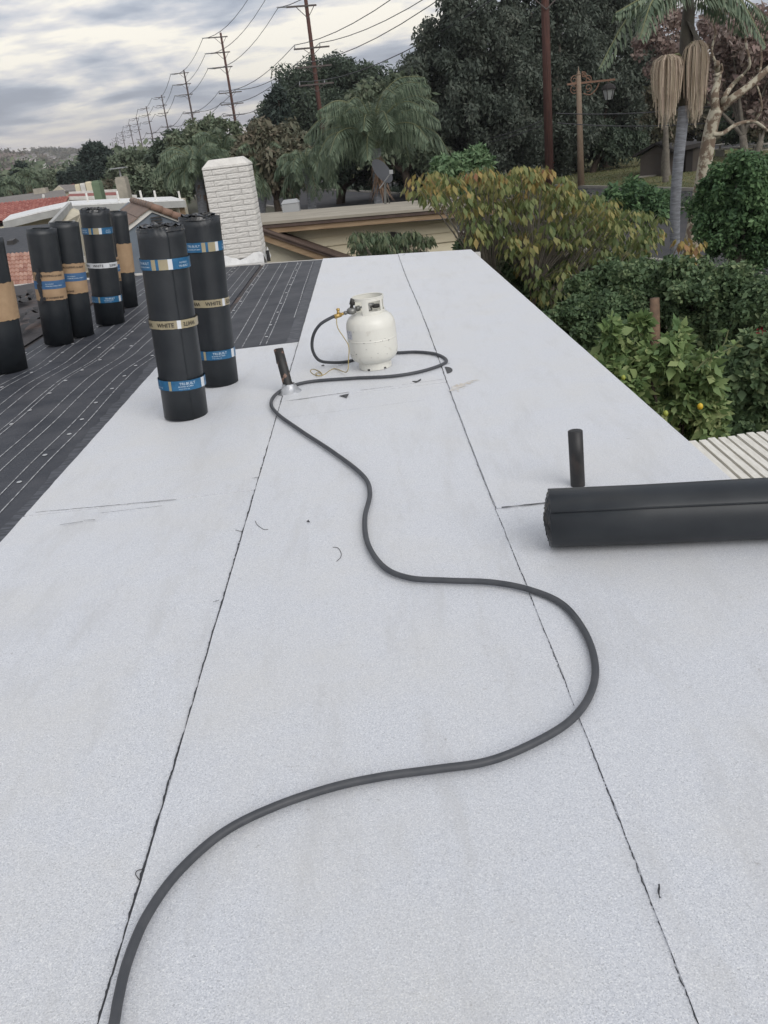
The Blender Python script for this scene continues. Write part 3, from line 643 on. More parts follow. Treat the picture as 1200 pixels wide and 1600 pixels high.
# ---- chimney of painted brick on the far edge
cw, cd = 0.545, 0.46; cx = -1.585; cy = 10.78; ch = 1.10
MB().box((cx-cw/2+.008, cy+.008, -2.9), (cx+cw/2-.008, cy+cd-.008, 1.14)).build('chimney', M_MORTAR, H, label='white painted brick chimney'); CH = bpy.data.objects['chimney']
cap = MB(); x0, x1, y0, y1 = cx-cw/2-.006, cx+cw/2+.006, cy-.006, cy+cd+.006
rc = random.Random(2)
def ring(x0, x1, y0, y1, z): return [(x0, y0, z), (x1, y0, z), (x1, y1, z), (x0, y1, z)]
cap.hexa(ring(x0, x1, y0, y1, 1.12), ring(x0, x1, y0, y1, 1.145)); cap.hexa(ring(x0+.001, x1-.001, y0+.001, y1-.001, 1.145), ring(x0+.085, x1-.085, y0+.07, y1-.07, 1.225))
cap.build('chimney_cap', M_BRICKW, CH, bevel=0.008)
def brick_mesh(L_, Hh, Dp, seed):
    r = random.Random(seed); nx, nz = 9, 4; mb = MB()
    for i in range(nx+1):
        for k in range(nz+1):
            e = (i in (0, nx)) or (k in (0, nz))
            y = -Dp+(0.0025 if e else 0)+(0 if e else r.uniform(-.003, .002))
            mb.v.append(Vector((L_*i/nx-L_/2, y, Hh*k/nz)))
    for i in range(nx):
        for k in range(nz): a = i*(nz+1)+k; mb.f.append((a, a+nz+1, a+nz+2, a+1)); mb.m.append(0)
    b = len(mb.v); per = [i*(nz+1) for i in range(nx+1)]+[nx*(nz+1)+k for k in range(1, nz+1)]+[i*(nz+1)+nz for i in range(nx-1, -1, -1)]+[k for k in range(nz-1, 0, -1)]
    for q in per: v = mb.v[q].copy(); v.y = 0.01; mb.v.append(v)
    for i in range(len(per)): j = (i+1) % len(per); mb.f.append((per[j], per[i], b+i, b+j)); mb.m.append(0)
    return mb
bm_cache = {}
def brick(Lb, Hh, px, py, z, rot, seed):
    key = (round(Lb, 3), seed % 3)
    if key not in bm_cache:
        mbk = brick_mesh(Lb, Hh, 0.007, seed); o = mbk.build('brick', M_BRICKW); bm_cache[key] = o.data
    else:
        o = bpy.data.objects.new('brick', bm_cache[key]); COL.objects.link(o)
    o.parent = CH; o.location = Vector((px, py, z))-root_loc(CH); o.rotation_euler = (0, 0, rot)
nc = 17; hc = (1.12-0.075)/nc
for k in range(nc):
    z = 0.075+k*hc; g = 0.006; Hb = hc-0.0055
    cuts = [0, .5, 1] if k % 2 else [0, .2, .78, 1]
    for a, b in zip(cuts, cuts[1:]):
        brick((b-a)*cw-g*(0.5 if (a == 0) != (b == 1) else 1), Hb, cx-cw/2+(a+b)/2*cw, cy+.002, z, 0, k)
        brick((b-a)*cw-g*(0.5 if (a == 0) != (b == 1) else 1), Hb, cx+cw/2-(a+b)/2*cw, cy+cd-.002, z, math.pi, k+1)
    cuts = [0, .33, 1] if k % 2 == 0 else [0, .67, 1]
    for a, b in zip(cuts, cuts[1:]):
        brick((b-a)*cd-g*0.6, Hb, cx+cw/2-.002, cy+(a+b)/2*cd, z, math.pi/2, k)
        brick((b-a)*cd-g*0.6, Hb, cx-cw/2+.002, cy+cd-(a+b)/2*cd, z, -math.pi/2, k+1)
fl = MB(); rf = random.Random(8)
for (ax, ay, bx, by) in ((x0-.03, y0-.015, x1+.01, y0-.015), (x1+.01, y0-.015, x1+.02, y1+.01)):
    n = 14
    for i in range(n):
        u0, u1 = i/n, (i+1)/n; pa = Vector((lerp(ax, bx, u0), lerp(ay, by, u0), 0)); pb = Vector((lerp(ax, bx, u1), lerp(ay, by, u1), 0))
        h0 = 0.10+0.035*math.sin(u0*9)+rf.uniform(-.01, .01) if i == 0 else h1
        h1 = 0.10+0.035*math.sin(u1*9)+rf.uniform(-.01, .01)
        out = Vector((0, -0.025, 0)) if ay == by else Vector((0.025, 0, 0))
        fl.quad(pa+out+Vector((0, 0, .012)), pb+out+Vector((0, 0, .012)), pb+Vector((0, 0, h1)), pa+Vector((0, 0, h0)))
        fl.quad(pa+out+Vector((0, 0, .012)), pb+out+Vector((0, 0, .012)), pb+out*0.9+Vector((0, 0, -.006)), pa+out*0.9+Vector((0, 0, -.006)))
fl.build('base_flashing', M_COATING, CH, smooth=True)
MB().tube([(x1+.06, y0+.03, 0), (x1+.06, y0+.03, .13)], 0.022, 10).build('vent_stub', M_PIPE, H)

# ---- vent pipes
def vent(base, top, r, m, flash, lbl):
    b = Vector(base); t = Vector(top); mb = MB(); n = 14
    mb.tube([b, lerp(b, t, .5), t], r, n, cap=False); mb.tube([t, t-Vector((0, 0, .08))], r*0.86, n, cap=False)
    bb = len(mb.v)
    for j in range(n): mb.f.append((n*2+j, n*2+(j+1) % n, n*3+(j+1) % n, n*3+j)); mb.m.append(0)
    o = mb.build('vent_pipe', m, H, smooth=True, label=lbl)
    if flash:
        f = MB(); f.lathe(b+Vector((0, 0, 0.001)), [(0.070, 0), (0.066, .005), (0.052, .014), (0.038, .034), (0.032, .048), (0.029, .05)], 20, cap=False)
        for i, v in enumerate(f.v): v.x += 0.006*math.sin(i*1.7); v.y += 0.004*math.cos(i*2.3); 
        f.build('flashing_cone', M_LEAD, o, smooth=True)
    return o
vent(G(453, 613, Z2), (-0.565, 4.66, 0.262), 0.0275, M_PIPERUST, True, 'leaning black vent pipe with patches of old paint and a bright flashing cone')
vent((0.675, 2.83, Z3), (0.668, 2.83, 0.25), 0.0265, M_PIPE, False, 'upright black vent pipe behind the lying roll')

# ------------------------------------------------------------------ rolls of roofing
def spiral_pts(R, turns, t, seed, n=64):
    r = random.Random(seed); ph = r.uniform(0, 6.28); out = []; N = int(turns*n)
    for i in range(N+1):
        a = -2*math.pi*i/n+ph; rad = R-t*1.12*(i/n)
        rad *= 1+0.012*math.sin(a*2+seed)+0.006*math.sin(a*5+seed)
        out.append((rad*math.cos(a), rad*math.sin(a)))
    return out, ph
def roll_body(R, Lh, seed, ragged=0.0, t=0.0045, turns=9, start=None, tucks=0.0):
    pts, ph = spiral_pts(R, turns, t, seed)
    if start is not None:
        c_, s_ = math.cos(start-ph), math.sin(start-ph); pts = [(x*c_-y*s_, x*s_+y*c_) for x, y in pts]
    r = random.Random(seed+50); mb = MB(); n = len(pts); zs = (0.0, 0.3, 0.6, 0.955, 1.0); b = []
    for i, (x, y) in enumerate(pts):
        rad = math.hypot(x, y); ux, uy = x/rad, y/rad
        top = r.uniform(-1, 1)*ragged+0.003*math.sin(i*0.3)+0.012*(R-rad)/R*math.sin(i*.11+seed); bot = 0.002*abs(math.sin(i*0.21))
        for k, q in enumerate(zs):
            w = 0.0012*math.sin(q*9+i*0.1)
            z = lerp(bot, Lh+top, q)
            mb.v.append(Vector((x+ux*w, y+uy*w, z))); mb.v.append(Vector((x-ux*(t-w), y-uy*(t-w), z)))
    K = len(zs)*2
    def add(*f): mb.f.append(f); mb.m.append(0)
    for i in range(n-1):
        a = i*K; c = (i+1)*K
        if i < 70:
            for k in range(len(zs)-1): add(a+2*k, c+2*k, c+2*k+2, a+2*k+2); mb.m[-1] = 1
        else: add(a, c, c+K-2, a+K-2)
        add(a+1, a+K-1, c+K-1, c+1)
        add(a+K-2, c+K-2, c+K-1, a+K-1); add(a, a+1, c+1, c)
    for k in range(len(zs)-1): add(2*k, 2*k+2, 2*k+3, 2*k+1)
    return mb
TEXTS = {}
def text_mesh(body):
    if body in TEXTS: return TEXTS[body]
    cu = bpy.data.curves.new('txt', 'FONT'); cu.body = body; cu.size = 1.0; cu.resolution_u = 2; cu.offset = 0.012
    o = bpy.data.objects.new('txt', cu); COL.objects.link(o); dg = bpy.context.evaluated_depsgraph_get(); dg.update()
    me = o.evaluated_get(dg).to_mesh(); V = [(v.co.x, v.co.y) for v in me.vertices]; Fc = [tuple(p.vertices) for p in me.polygons]
    xs_ = [v[0] for v in V]; ys_ = [v[1] for v in V]; V = [(x-min(xs_), y-min(ys_)) for x, y in V]
    o.evaluated_get(dg).to_mesh_clear(); bpy.data.objects.remove(o); bpy.data.curves.remove(cu)
    TEXTS[body] = (V, Fc, max(xs_)-min(xs_), max(ys_)-min(ys_)); return TEXTS[body]
def wrap_text(mb, body, h, a0, zc, R, flip=False, squeeze=1.0):
    V, Fc, w, hh = text_mesh(body); s = h/hh; b = len(mb.v)
    for x, y in V:
        if flip: x = w-x; y = hh-y
        a = a0+x*s*squeeze/R; mb.v.append(Vector((R*math.cos(a), R*math.sin(a), zc-h/2+y*s)))
    for f in Fc: mb.f.append(tuple(b+i for i in f)); mb.m.append(0)
    return w*s*squeeze/R
def band(mb, R, z0, z1, a0, a1, seed=0, rough=0.0):
    n = max(2, int(abs(a1-a0)/0.12)); r = random.Random(seed); b = len(mb.v)
    for i in range(n+1):
        a = lerp(a0, a1, i/n)
        for z in (z0+r.uniform(-rough, rough), z1+r.uniform(-rough, rough)): mb.v.append(Vector((R*math.cos(a), R*math.sin(a), z)))
    for i in range(n): mb.f.append((b+2*i, b+2*i+2, b+2*i+3, b+2*i+1)); mb.m.append(0)
def add_local(mb, name, m, parent, axisM, **kw):
    for v in mb.v: v[:] = axisM @ v
    sm = [bool(i) for i in mb.m]; mb.m = [0]*len(mb.m)
    o = mb.build(name, m, parent, **kw)
    if any(sm): o.data.polygons.foreach_set('use_smooth', sm); o.data.update()
    return o
def face_angle(base):                                   # the side of the roll turned to the camera
    return math.atan2(-base[1], -base[0])
def make_roll(lbl, base, top, R, Lh, seed, m=M_ROLL, ragged=0.0, kind='tape', name='roofing_roll', group='black rolls standing on the roof', seam=None, opts=None, turns=9):
    base = Vector(base); ax = (Vector(top)-base).normalized(); q = Vector((0, 0, 1)).rotation_difference(ax)
    M = Matrix.Translation(base) @ q.to_matrix().to_4x4()
    t = thing(name, lbl, 'roofing roll', base, group); fa = face_angle(base)
    add_local(roll_body(R, Lh, seed, ragged, start=fa+(seam if seam is not None else 0.4), turns=turns), 'membrane', m, t, M, smooth=False)
    RR_ = R*1.018+0.0012; opts = opts or {}
    if ragged > 0.004:                                  # film bunched over the top end
        r = random.Random(seed+7); f = MB(); K = 46; 
        for ring_ in range(3):
            rad0 = R*(1.0-0.3*ring_); b = len(f.v)
            for i in range(K):
                a = 2*math.pi*i/K; hgt = Lh+0.004+0.010*mnoise.noise(Vector((math.cos(a)*3, math.sin(a)*3, ring_+seed)))+(0.012 if ring_ else 0)+r.uniform(-.002, .003); ra = rad0*(1+0.05*mnoise.noise(Vector((math.cos(a)*4, math.sin(a)*4, ring_*3+seed))))
                f.v.append(Vector((ra*math.cos(a), ra*math.sin(a), Lh-0.012))); f.v.append(Vector((ra*0.95*math.cos(a+.05), ra*0.95*math.sin(a+.05), hgt)))
            for i in range(K): j = (i+1) % K; f.f.append((b+2*i, b+2*j, b+2*j+1, b+2*i+1)); f.m.append(0)
        b = len(f.v)
        for rr_ in range(5):
            for i in range(24):
                a = 2*math.pi*i/24; ra = R*0.9*(rr_+0.3)/4.6; f.v.append(Vector((ra*math.cos(a), ra*math.sin(a), Lh+0.012+0.022*mnoise.noise(Vector((math.cos(a)*ra*30, math.sin(a)*ra*30, seed))))))
        for rr_ in range(4):
            for i in range(24): j = (i+1) % 24; f.f.append((b+rr_*24+i, b+rr_*24+j, b+(rr_+1)*24+j, b+(rr_+1)*24+i)); f.m.append(0)
        add_local(f, 'film_wrap', M_FILM, t, M)
    def bandpart(nm, mm, z0, z1, a0, a1, off=0.0, rough=0.0, par=None):
        mb = MB(); band(mb, RR_+off, z0, z1, fa+a0, fa+a1, seed, rough); return add_local(mb, nm, mm, par or t, M)
    def txt(par, mm, body, h, a0, zc, flip=False, sq=1.0, off=0.003):
        mb = MB(); wrap_text(mb, body, h, fa+a0, zc, RR_+off, flip, sq); return add_local(mb, 'printed_text', mm, par, M)
    # the letters run to the right as seen from outside: angle grows anticlockwise = to the right for the viewer
    if kind == 'tape':
        for zc, sh in ((opts.get('hi', 0.80), 0.0), (opts.get('lo', 0.185), 0.5)):
            o = bandpart('blue_tape', M_BLUE, zc-.026, zc+.026, -3.1, 3.15, rough=0.001)
            g0 = -0.55+sh*0.0+opts.get('g', 0)
            if zc > 0.5:
                for (a, b, mm) in ((g0-.05, g0+.13, M_TAN), (g0+.25, g0+.62, M_TAN), (g0+.62, g0+.80, M_GLARE)):
                    bandpart('tape_mark_or_glare', mm, zc-.025, zc+.025, a, b, off=0.0012, par=o)
                txt(o, M_PALE, 'TRI-BUILT', 0.012, g0-0.72, zc+.008); txt(o, M_PALE, 'MODIFIED BITUMEN', 0.006, g0-0.72, zc-.010)
                txt(o, M_PALE, 'TRI-BUILT', 0.010, g0+1.05, zc-.012); txt(o, M_PALE, 'ROOFING', 0.008, g0+1.1, zc+.004)
            else:
                bandpart('tape_mark_or_glare', M_TAN, zc-.025, zc+.025, -0.62, -0.50, off=0.0012, par=o)
                bandpart('tape_mark_or_glare', M_GLARE, zc-.025, zc+.025, 0.86, 1.1, off=0.0012, par=o)
                txt(o, M_PALE, 'TRI-BUILT', 0.014, -0.15, zc+.011); txt(o, M_PALE, 'MODIFIED BITUMEN', 0.0065, -0.2, zc-.004); txt(o, M_PALE, 'WWW.TRI-BUILT.COM', 0.004, -.2, zc-.016)
                txt(o, M_PALE, 'ROLL 1 SQ', 0.008, -1.3, zc-.012)
        zc = opts.get('mid', 0.50); o = bandpart('tan_tape', opts.get('midmat', M_TAN), zc-.021, zc+.021, -3.1, 3.15, rough=0.001)
        s = opts.get('ms', 0.0)
        txt(o, M_INK, 'WHITE', 0.021, -0.75+s, zc); txt(o, M_INK, 'WHITE', 0.021, 0.35+s, zc, True, 0.8); txt(o, M_INK, 'WHITE', 0.021, -1.75+s, zc, True)
        bandpart('tape_mark_or_glare', M_GLARE, zc-.021, zc+.021, 0.10+s, 0.26+s, off=0.0008, par=o)
    elif kind == 'kraft':
        z0, z1 = opts.get('z', (0.40, 0.63)); o = bandpart('kraft_label', M_KRAFT, z0, z1, opts.get('a0', -0.5), opts.get('a1', 1.35), rough=0.004)
        if opts.get('blue', True):
            zm = lerp(z0, z1, .55); a0, a1 = opts.get('a0', -.5), opts.get('a1', 1.35)
            bandpart('blue_stripe', M_KBLUE, zm-.032, zm+.032, a0+.02, a1, off=0.001, par=o)
            txt(o, M_INK, opts.get('t1', 'TRI-BUILT'), 0.016, max(a0, -.6)+.12, z1-.028); txt(o, M_INK, 'SA BASE', 0.014, max(a0, -.6)+.95, z1-.03)
            txt(o, M_INK, opts.get('t2', 'SELF ADHERED BASE SHEET'), 0.014, max(a0, -.6)+.1, z0+.022, sq=0.9); txt(o, M_PALE, 'PREMIUM UNDERLAYMENT', 0.008, max(a0, -.6)+.3, zm-.008, off=.004); txt(o, M_PALE, 'SELF ADHERED', 0.007, max(a0, -.6)+.3, zm+.008, off=.004)
        if opts.get('tar'):
            mb = MB(); r = random.Random(3)
            for k in range(70):                         # overlapping dabs of tar with a ragged outline
                a = fa-.68+r.gauss(0, .11); z = lerp(z0-.01, z1+.02, r.random()); w = r.uniform(.03, .11); h = r.uniform(.010, .035); n_ = 7; b = len(mb.v); o2 = .0035+.00005*k
                for j in range(n_): th = 2*math.pi*j/n_; q_ = r.uniform(.6, 1.2); mb.v.append(Vector(((RR_+o2)*math.cos(a+w*q_*math.cos(th)), (RR_+o2)*math.sin(a+w*q_*math.cos(th)), z+h*q_*math.sin(th))))
                mb.f.append(tuple(range(b, b+n_))); mb.m.append(0)
            add_local(mb, 'tar_smear', M_BIT, o, M, kind='stuff')
    return t
ZB = 0.0285
make_roll('nearest standing black roll, on the white sheet with tan WHITE tape round its middle', (-1.08, 4.37, ZB), (-1.015, 4.39, 1.0), 0.121, 0.965, 1, ragged=0.006, kind='tape', seam=0.25, opts=dict(hi=0.80, lo=0.19, mid=0.505, ms=0.0))
make_roll('black roll with tan WHITE tape standing half hidden behind the nearest standing roll', (-0.995, 4.98, ZB), (-0.93, 5.0, 1.0), 0.117, 0.955, 2, ragged=0.006, kind='tape', seam=1.4, opts=dict(hi=0.80, lo=0.19, mid=0.49, ms=0.55, g=0.55))
KZ = 0.012
make_roll('matt black roll with smudged brown label, left one of the touching pair', (-2.64, 6.97, KZ), (-2.55, 6.99, 0.89), 0.118, 0.90, 3, m=M_ROLL, kind='kraft', seam=1.45, opts=dict(z=(0.36, 0.58), a0=-1.35, a1=1.3, t1='ROOFING', t2='SELF ADHERED BASE', tar=True))
make_roll('matt black roll with clean brown and blue label, right one of the touching pair', (-2.54, 7.22, KZ), (-2.445, 7.24, 0.90), 0.118, 0.915, 4, m=M_ROLL, kind='kraft', seam=1.3, opts=dict(z=(0.36, 0.60), a0=-0.75, a1=1.25, t1='ROOFING', t2='SA-BASE'))
make_roll('glossy black roll with bright blue tapes standing right of the touching pair', (-2.39, 7.64, KZ), (-2.30, 7.66, 0.96), 0.126, 0.96, 5, ragged=0.008, kind='tape', seam=1.5, opts=dict(hi=0.795, lo=0.22, mid=0.51, midmat=M_GLARE, ms=0.1))
make_roll('thin grey felt roll squeezed behind the glossy roll with blue tapes', (-2.47, 8.14, KZ), (-2.38, 8.16, 0.90), 0.085, 0.895, 6, m=M_ROLLG, kind='kraft', seam=0.2, opts=dict(z=(0.30, 0.52), a0=-0.2, a1=1.4))
make_roll('rearmost standing black roll with a plain brown paper label round its middle', (-2.435, 8.48, KZ), (-2.345, 8.50, 0.89), 0.098, 0.885, 7, m=M_ROLL, kind='kraft', seam=1.2, opts=dict(z=(0.33, 0.60), a0=-1.3, a1=1.4, blue=False))
make_roll('matt black roll with crumpled brown paper label cut off by the left photo edge', (-2.76, 6.17, KZ), (-2.675, 6.19, 0.96), 0.142, 0.93, 8, m=M_ROLL, kind='kraft', seam=1.2, opts=dict(z=(0.37, 0.63), a0=-1.5, a1=1.5, blue=False))
# tar smear on the kraft label of the pair's left roll
# the roll lying on its side
la = Vector((0.478, 2.385, Z3+0.098)); lb = Vector((1.44, 2.235, Z3+0.098)); Rl = 0.0955
dirl = (lb-la).normalized(); Ml = Matrix.Translation(la) @ Vector((0, 0, 1)).rotation_difference(dirl).to_matrix().to_4x4()
t = thing('roofing_roll', 'black roll lying on its side at the right edge of the white roof', 'roofing roll', (la+lb)/2-Vector((0, 0, 0.1)))
q3 = Ml.to_3x3().inverted() @ Vector((0, -0.62, 0.45)); sa = math.atan2(q3.y, q3.x)
pts_mb = roll_body(Rl, (lb-la).length, 12, 0.0, t=0.0042, turns=13, start=sa)
for v in pts_mb.v:
    rad = math.hypot(v.x, v.y)
    if v.z < 0.02: v.z -= 0.020*max(0, 1-rad/Rl)**0.8+0.004*mnoise.noise(Vector((v.x*40, v.y*40, 1)))
add_local(pts_mb, 'membrane', M_ROLL, t, Ml)
f = MB(); r = random.Random(5)
for k in range(5):
    rad = Rl*(0.93-0.17*k); nn = 30; b = len(f.v)
    for i in range(nn):
        a = 2*math.pi*i/nn; ze = -0.020*max(0, 1-rad/Rl)**0.8; f.v.append(Vector((rad*math.cos(a), rad*math.sin(a), ze+0.006))); f.v.append(Vector((rad*0.97*math.cos(a), rad*.97*math.sin(a), ze-0.002-r.uniform(0, .0025))))
    for i in range(nn): j = (i+1) % nn; f.f.append((b+2*i, b+2*i+1, b+2*j+1, b+2*j)); f.m.append(0)
add_local(f, 'film_wrap', M_FILM, t, Ml)

# ------------------------------------------------------------------ propane tank
TB = Vector((-0.035, 4.91, ZB+0.006)); T = thing('propane_tank', 'chipped cream propane tank standing on the white roof inside a loop of hose', 'gas tank', TB)
mb = MB(); prof = [(0.02, .032), (0.07, .033), (0.105, .043), (0.132, .062), (0.147, .088), (0.1525, .12), (0.1525, .192)]
prof += [(0.1525, .1935), (0.1540, .195), (0.1543, .198), (0.1540, .201), (0.1525, .2025), (0.1525, .204)]
prof += [(0.1525, .272), (0.1525, .275), (0.148, .305), (0.135, .332), (0.112, .352), (0.08, .364), (0.04, .37), (0.015, .371)]
mb.lathe(TB, prof, 48, cap=False); mb.build('body', M_TANK, T, smooth=True)
mb = MB(); n = 36
for i in range(n):
    a0, a1 = 2*math.pi*i/n, 2*math.pi*(i+1)/n
    lo = 0.0 if i % 6 else 0.012
    def ringp(r, z, a): return TB+Vector((r*math.cos(a), r*math.sin(a), z))
    mb.hexa([ringp(.100, lo, a0), ringp(.103, lo, a0), ringp(.103, lo, a1), ringp(.100, lo, a1)], [ringp(.100, .046, a0), ringp(.103, .046, a0), ringp(.103, .046, a1), ringp(.100, .046, a1)])
mb.build('foot_ring', M_TANK, T)
# collar: a guard of sheet steel with openings towards the left, front left and right
ca = -math.pi/2; mb = MB(); n = 60; zc0, zc1 = .352, .462
for i in range(n):
    a0 = 2*math.pi*i/n; a1 = 2*math.pi*(i+1)/n; am = math.degrees((a0+a1)/2) % 360
    segs = [(.442, .462)]
    post = (245 < am < 268) or (178 < am < 192) or (318 < am < 332) or (80 < am < 110)
    if post or 20 < am < 150: segs = [(.355, .462)]
    elif 268 <= am < 318: segs = [(.442, .462), (.355, .378)]
    elif 332 <= am or am <= 20: segs = [(.442, .462), (.355, .378)]
    if 192 <= am <= 245: segs = [(.446, .462)]
    if 150 <= am <= 178: segs = [(.446, .462)]
    for z0_, z1_ in segs:
        R0, R1 = .0945, .0975
        mb.hexa([ringp(R0, z0_, a0), ringp(R1, z0_, a0), ringp(R1, z0_, a1), ringp(R0, z0_, a1)], [ringp(R0, z1_, a0), ringp(R1, z1_, a0), ringp(R1, z1_, a1), ringp(R0, z1_, a1)])
mb.build('collar', M_TANK, T)
mb = MB(); mb.tube([ringp(.096, .463, a) for a in np.linspace(0, 2*math.pi, 41)], .0035, 6, cap=False); mb.build('collar_rim', M_TANK, T, smooth=True)
mb = MB(); mb.lathe(TB, [(0.022, .366), (0.022, .385), (0.016, .39), (0.016, .405)], 14); mb.tube([TB+Vector((-.03, 0, .403)), TB+Vector((.035, 0, .403))], .014, 12); mb.build('valve', M_STEEL, T, smooth=True)
mb = MB(); mb.lathe(TB+Vector((.045, -.005, .385)), [(0.0, 0), (.022, .002), (.024, .012), (.022, .022), (0, .024)], 14)
mb.build('valve_handle', M_DARKMETAL, T, smooth=True)
mb = MB(); a = math.radians(188)
def onb(a, z, o=.0008): return TB+Vector(((.1525+o)*math.cos(a), (.1525+o)*math.sin(a), z))
for i in range(5): a0 = math.radians(196+i*4.5); a1 = math.radians(196+(i+1)*4.5); mb.quad(onb(a0, .215), onb(a1, .215), onb(a1, .272), onb(a0, .272))
lab = mb.build('paper_label', M_SHELT, T)
mb = MB()
for i in range(4):
    for k in range(3):
        if (i+k) % 2: continue
        a0 = math.radians(198+i*5); a1 = math.radians(198+i*5+4); mb.quad(onb(a0, .219+k*.018, .0016), onb(a1, .219+k*.018, .0016), onb(a1, .230+k*.018, .0016), onb(a0, .230+k*.018, .0016))
mb.build('printed_block', mat('grey_print', (0.34, 0.36, 0.42), 0.6), lab)
# chips, scratches and rust spots in the paint
mb = MB(); r = random.Random(12)
for i in range(26):
    a = math.radians(r.uniform(185, 355)); z = r.choice([r.uniform(.1, .27), r.uniform(.195, .203), r.uniform(.1, .14)]); w = r.uniform(.002, .006); h = r.uniform(.0006, .0024); tl = r.uniform(-.5, .5)
    c = onb(a, z, .0028 if abs(z-.199) < .006 else .0009); e1 = Vector((-math.sin(a), math.cos(a), tl)).normalized(); e2 = Vector((0, 0, 1))
    mb.quad(c-e1*w-e2*h*.3, c+e1*w*.2-e2*h, c+e1*w-e2*h*.2, c+e1*w*.3+e2*h, c-e1*w*.6+e2*h*.8)
mb.build('paint_chips', M_DARKMETAL, T, kind='stuff')

T.scale = (.955, .955, .90)
# regulator and hose
def along(px, z): return [G(x, y, z) for x, y in px]
hz = ZB+0.013
hose_px = [(160, 1680), (178, 1600), (185, 1560), (200, 1500), (230, 1430), (280, 1361), (350, 1300), (430, 1260), (520, 1230), (600, 1213), (680, 1202), (760, 1190), (830, 1163), (890, 1127), (922, 1085), (930, 1040), (915, 990), (880, 945), (830, 922), (770, 910), (700, 907), (640, 903), (600, 886), (575, 850), (570, 810), (578, 770), (566, 742), (520, 706), (470, 673), (432, 645), (424, 627), (440, 610), (480, 597), (550, 591), (610, 588), (655, 581), (690, 570), (697, 562), (680, 553), (650, 550), (620, 551)]
hp = [G(x, y, hz+0.003) for x, y in hose_px]
hp += [Vector((0.03, 5.24, hz)), Vector((-0.08, 5.18, hz)), Vector((-0.20, 5.08, hz)), Vector((-0.30, 5.02, hz+.02)), Vector((-0.37, 4.96, .10)), Vector((-0.395, 4.91, .18)), Vector((-0.375, 4.86, .27)), Vector((-0.325, 4.835, .335)), Vector((-0.25, 4.83, .37)), Vector((-.225, 4.832, .373))]
HO = thing('gas_hose', 'long dark grey gas hose curving over the white roof to the propane tank', 'hose', hp[20])
hs = spline(hp, 10); MB().tube(hs, 0.0094, 10).build('rubber_hose', M_RUBBER, HO, smooth=True)
v0 = Vector((-.225, 4.832, .373)); v1 = Vector((-.07, 4.895, .397)); dv = (v1-v0).normalized()
mb = MB(); mb.tube([v0-dv*.012, v0+dv*.03], .0135, 8); mb.tube([v0+dv*.03, v0+dv*.045], .009, 8); mb.tube([v0+dv*.012, v0+dv*.012+Vector((.004, -.01, .03))], .008, 8); mb.lathe(v0+dv*.012+Vector((.004, -.01, .028)), [(.006, 0), (.011, .004), (.011, .012), (.005, .015)], 10)
mb.build('brass_fitting', M_BRASS, HO, smooth=True)
mb = MB(); mb.tube([v0+dv*.045, v1+dv*.03], .0065, 8); c = v0+dv*.098
mb.lathe(c+Vector((0, 0, -.02)), [(.012, 0), (.026, .006), (.029, .018), (.026, .03), (.014, .038)], 16); mb.tube([c+dv*.03, c+dv*.052], .016, 6); mb.tube([v0+dv*.052, v0+dv*.066], .0115, 6)
mb.build('regulator', M_STEEL, HO, smooth=True)
mb = MB(); mb.tube([c+Vector((0, 0, .012)), c+Vector((.012, 0, .052))], .010, 10); mb.tube([c+Vector((.007, 0, .034)), c+Vector((.016, 0, .066))], [.017, .015], 10); mb.build('regulator_knob', M_DARKMETAL, HO, smooth=True)
cp = [v0+dv*.0+Vector((0, -.012, -.008)), Vector((-.225, 4.815, .31)), Vector((-.195, 4.80, .25)), Vector((-.175, 4.79, .20)), Vector((-.185, 4.78, .13)), Vector((-.205, 4.76, .06)), G(522, 576, ZB+.007), G(505, 586, ZB+.005), G(492, 586, ZB+.005), G(485, 580, ZB+.005), G(490, 577, ZB+.005), G(500, 581, ZB+.008), G(503, 586, ZB+.01), G(496, 587, ZB+.012), G(494, 583, ZB+.012), G(502, 583, ZB+.014)]
o = MB().tube(spline(cp, 8), .0028, 6).build('cord', M_CORD, smooth=True, label='thin yellow cord hanging from the hose fitting and curling beside the tank', cat='cord')

# ------------------------------------------------------------------ small litter on the roof
def litter(name, lbl, cat, px, m=M_BIT, h=0.006, z=Z2+0.0055):
    pts = [G(x, y, z) for x, y in px]; up = [p+Vector((0, 0, h*(0.4+0.6*((i*7) % 3)/2))) for i, p in enumerate(pts)]
    MB().hexa([p for p in pts], up).build(name, m, label=lbl, cat=cat)
litter('scrap', 'small arrow shaped black bitumen scrap on the cross seam beside the leaning vent pipe', 'scrap', [(530, 619), (545, 616), (541, 622), (538, 620)])
litter('twig', 'thin dark twig lying on the white sheet right of the propane tank', 'twig', [(644, 596), (652, 596), (658, 593), (657, 595), (650, 598)])
litter('scrap', 'tiny dark fleck left of the propane tank beside the cord', 'scrap', [(502, 571), (506, 570), (507, 572), (503, 572)], h=0.003)
litter('scrap', 'tiny dark crumb right of the left seam inside the hose bend', 'scrap', [(479, 815), (482, 813), (484, 816)], h=0.004)
def fibre(lbl, px, z=Z2+0.003, w=0.0009):
    MB().tube(spline([G(x, y, z) for x, y in px], 5), w, 5).build('fibre', M_DARKMETAL, smooth=True, label=lbl, cat='fibre')
fibre('thin curved brown fibre left of the middle hose bend', [(520, 855), (528, 856), (533, 864), (532, 871), (526, 877)])
fibre('short dark thread touching the left seam on its left side', [(368, 828), (376, 830), (388, 830)], Z1+0.003)
fibre('short dark thread just right of the left seam', [(399, 814), (402, 820), (412, 827), (419, 827)])
fibre('looped black thread lying on the left seam near the bottom', [(225, 1358), (215, 1360), (212, 1366), (218, 1375)], Z1+0.003)

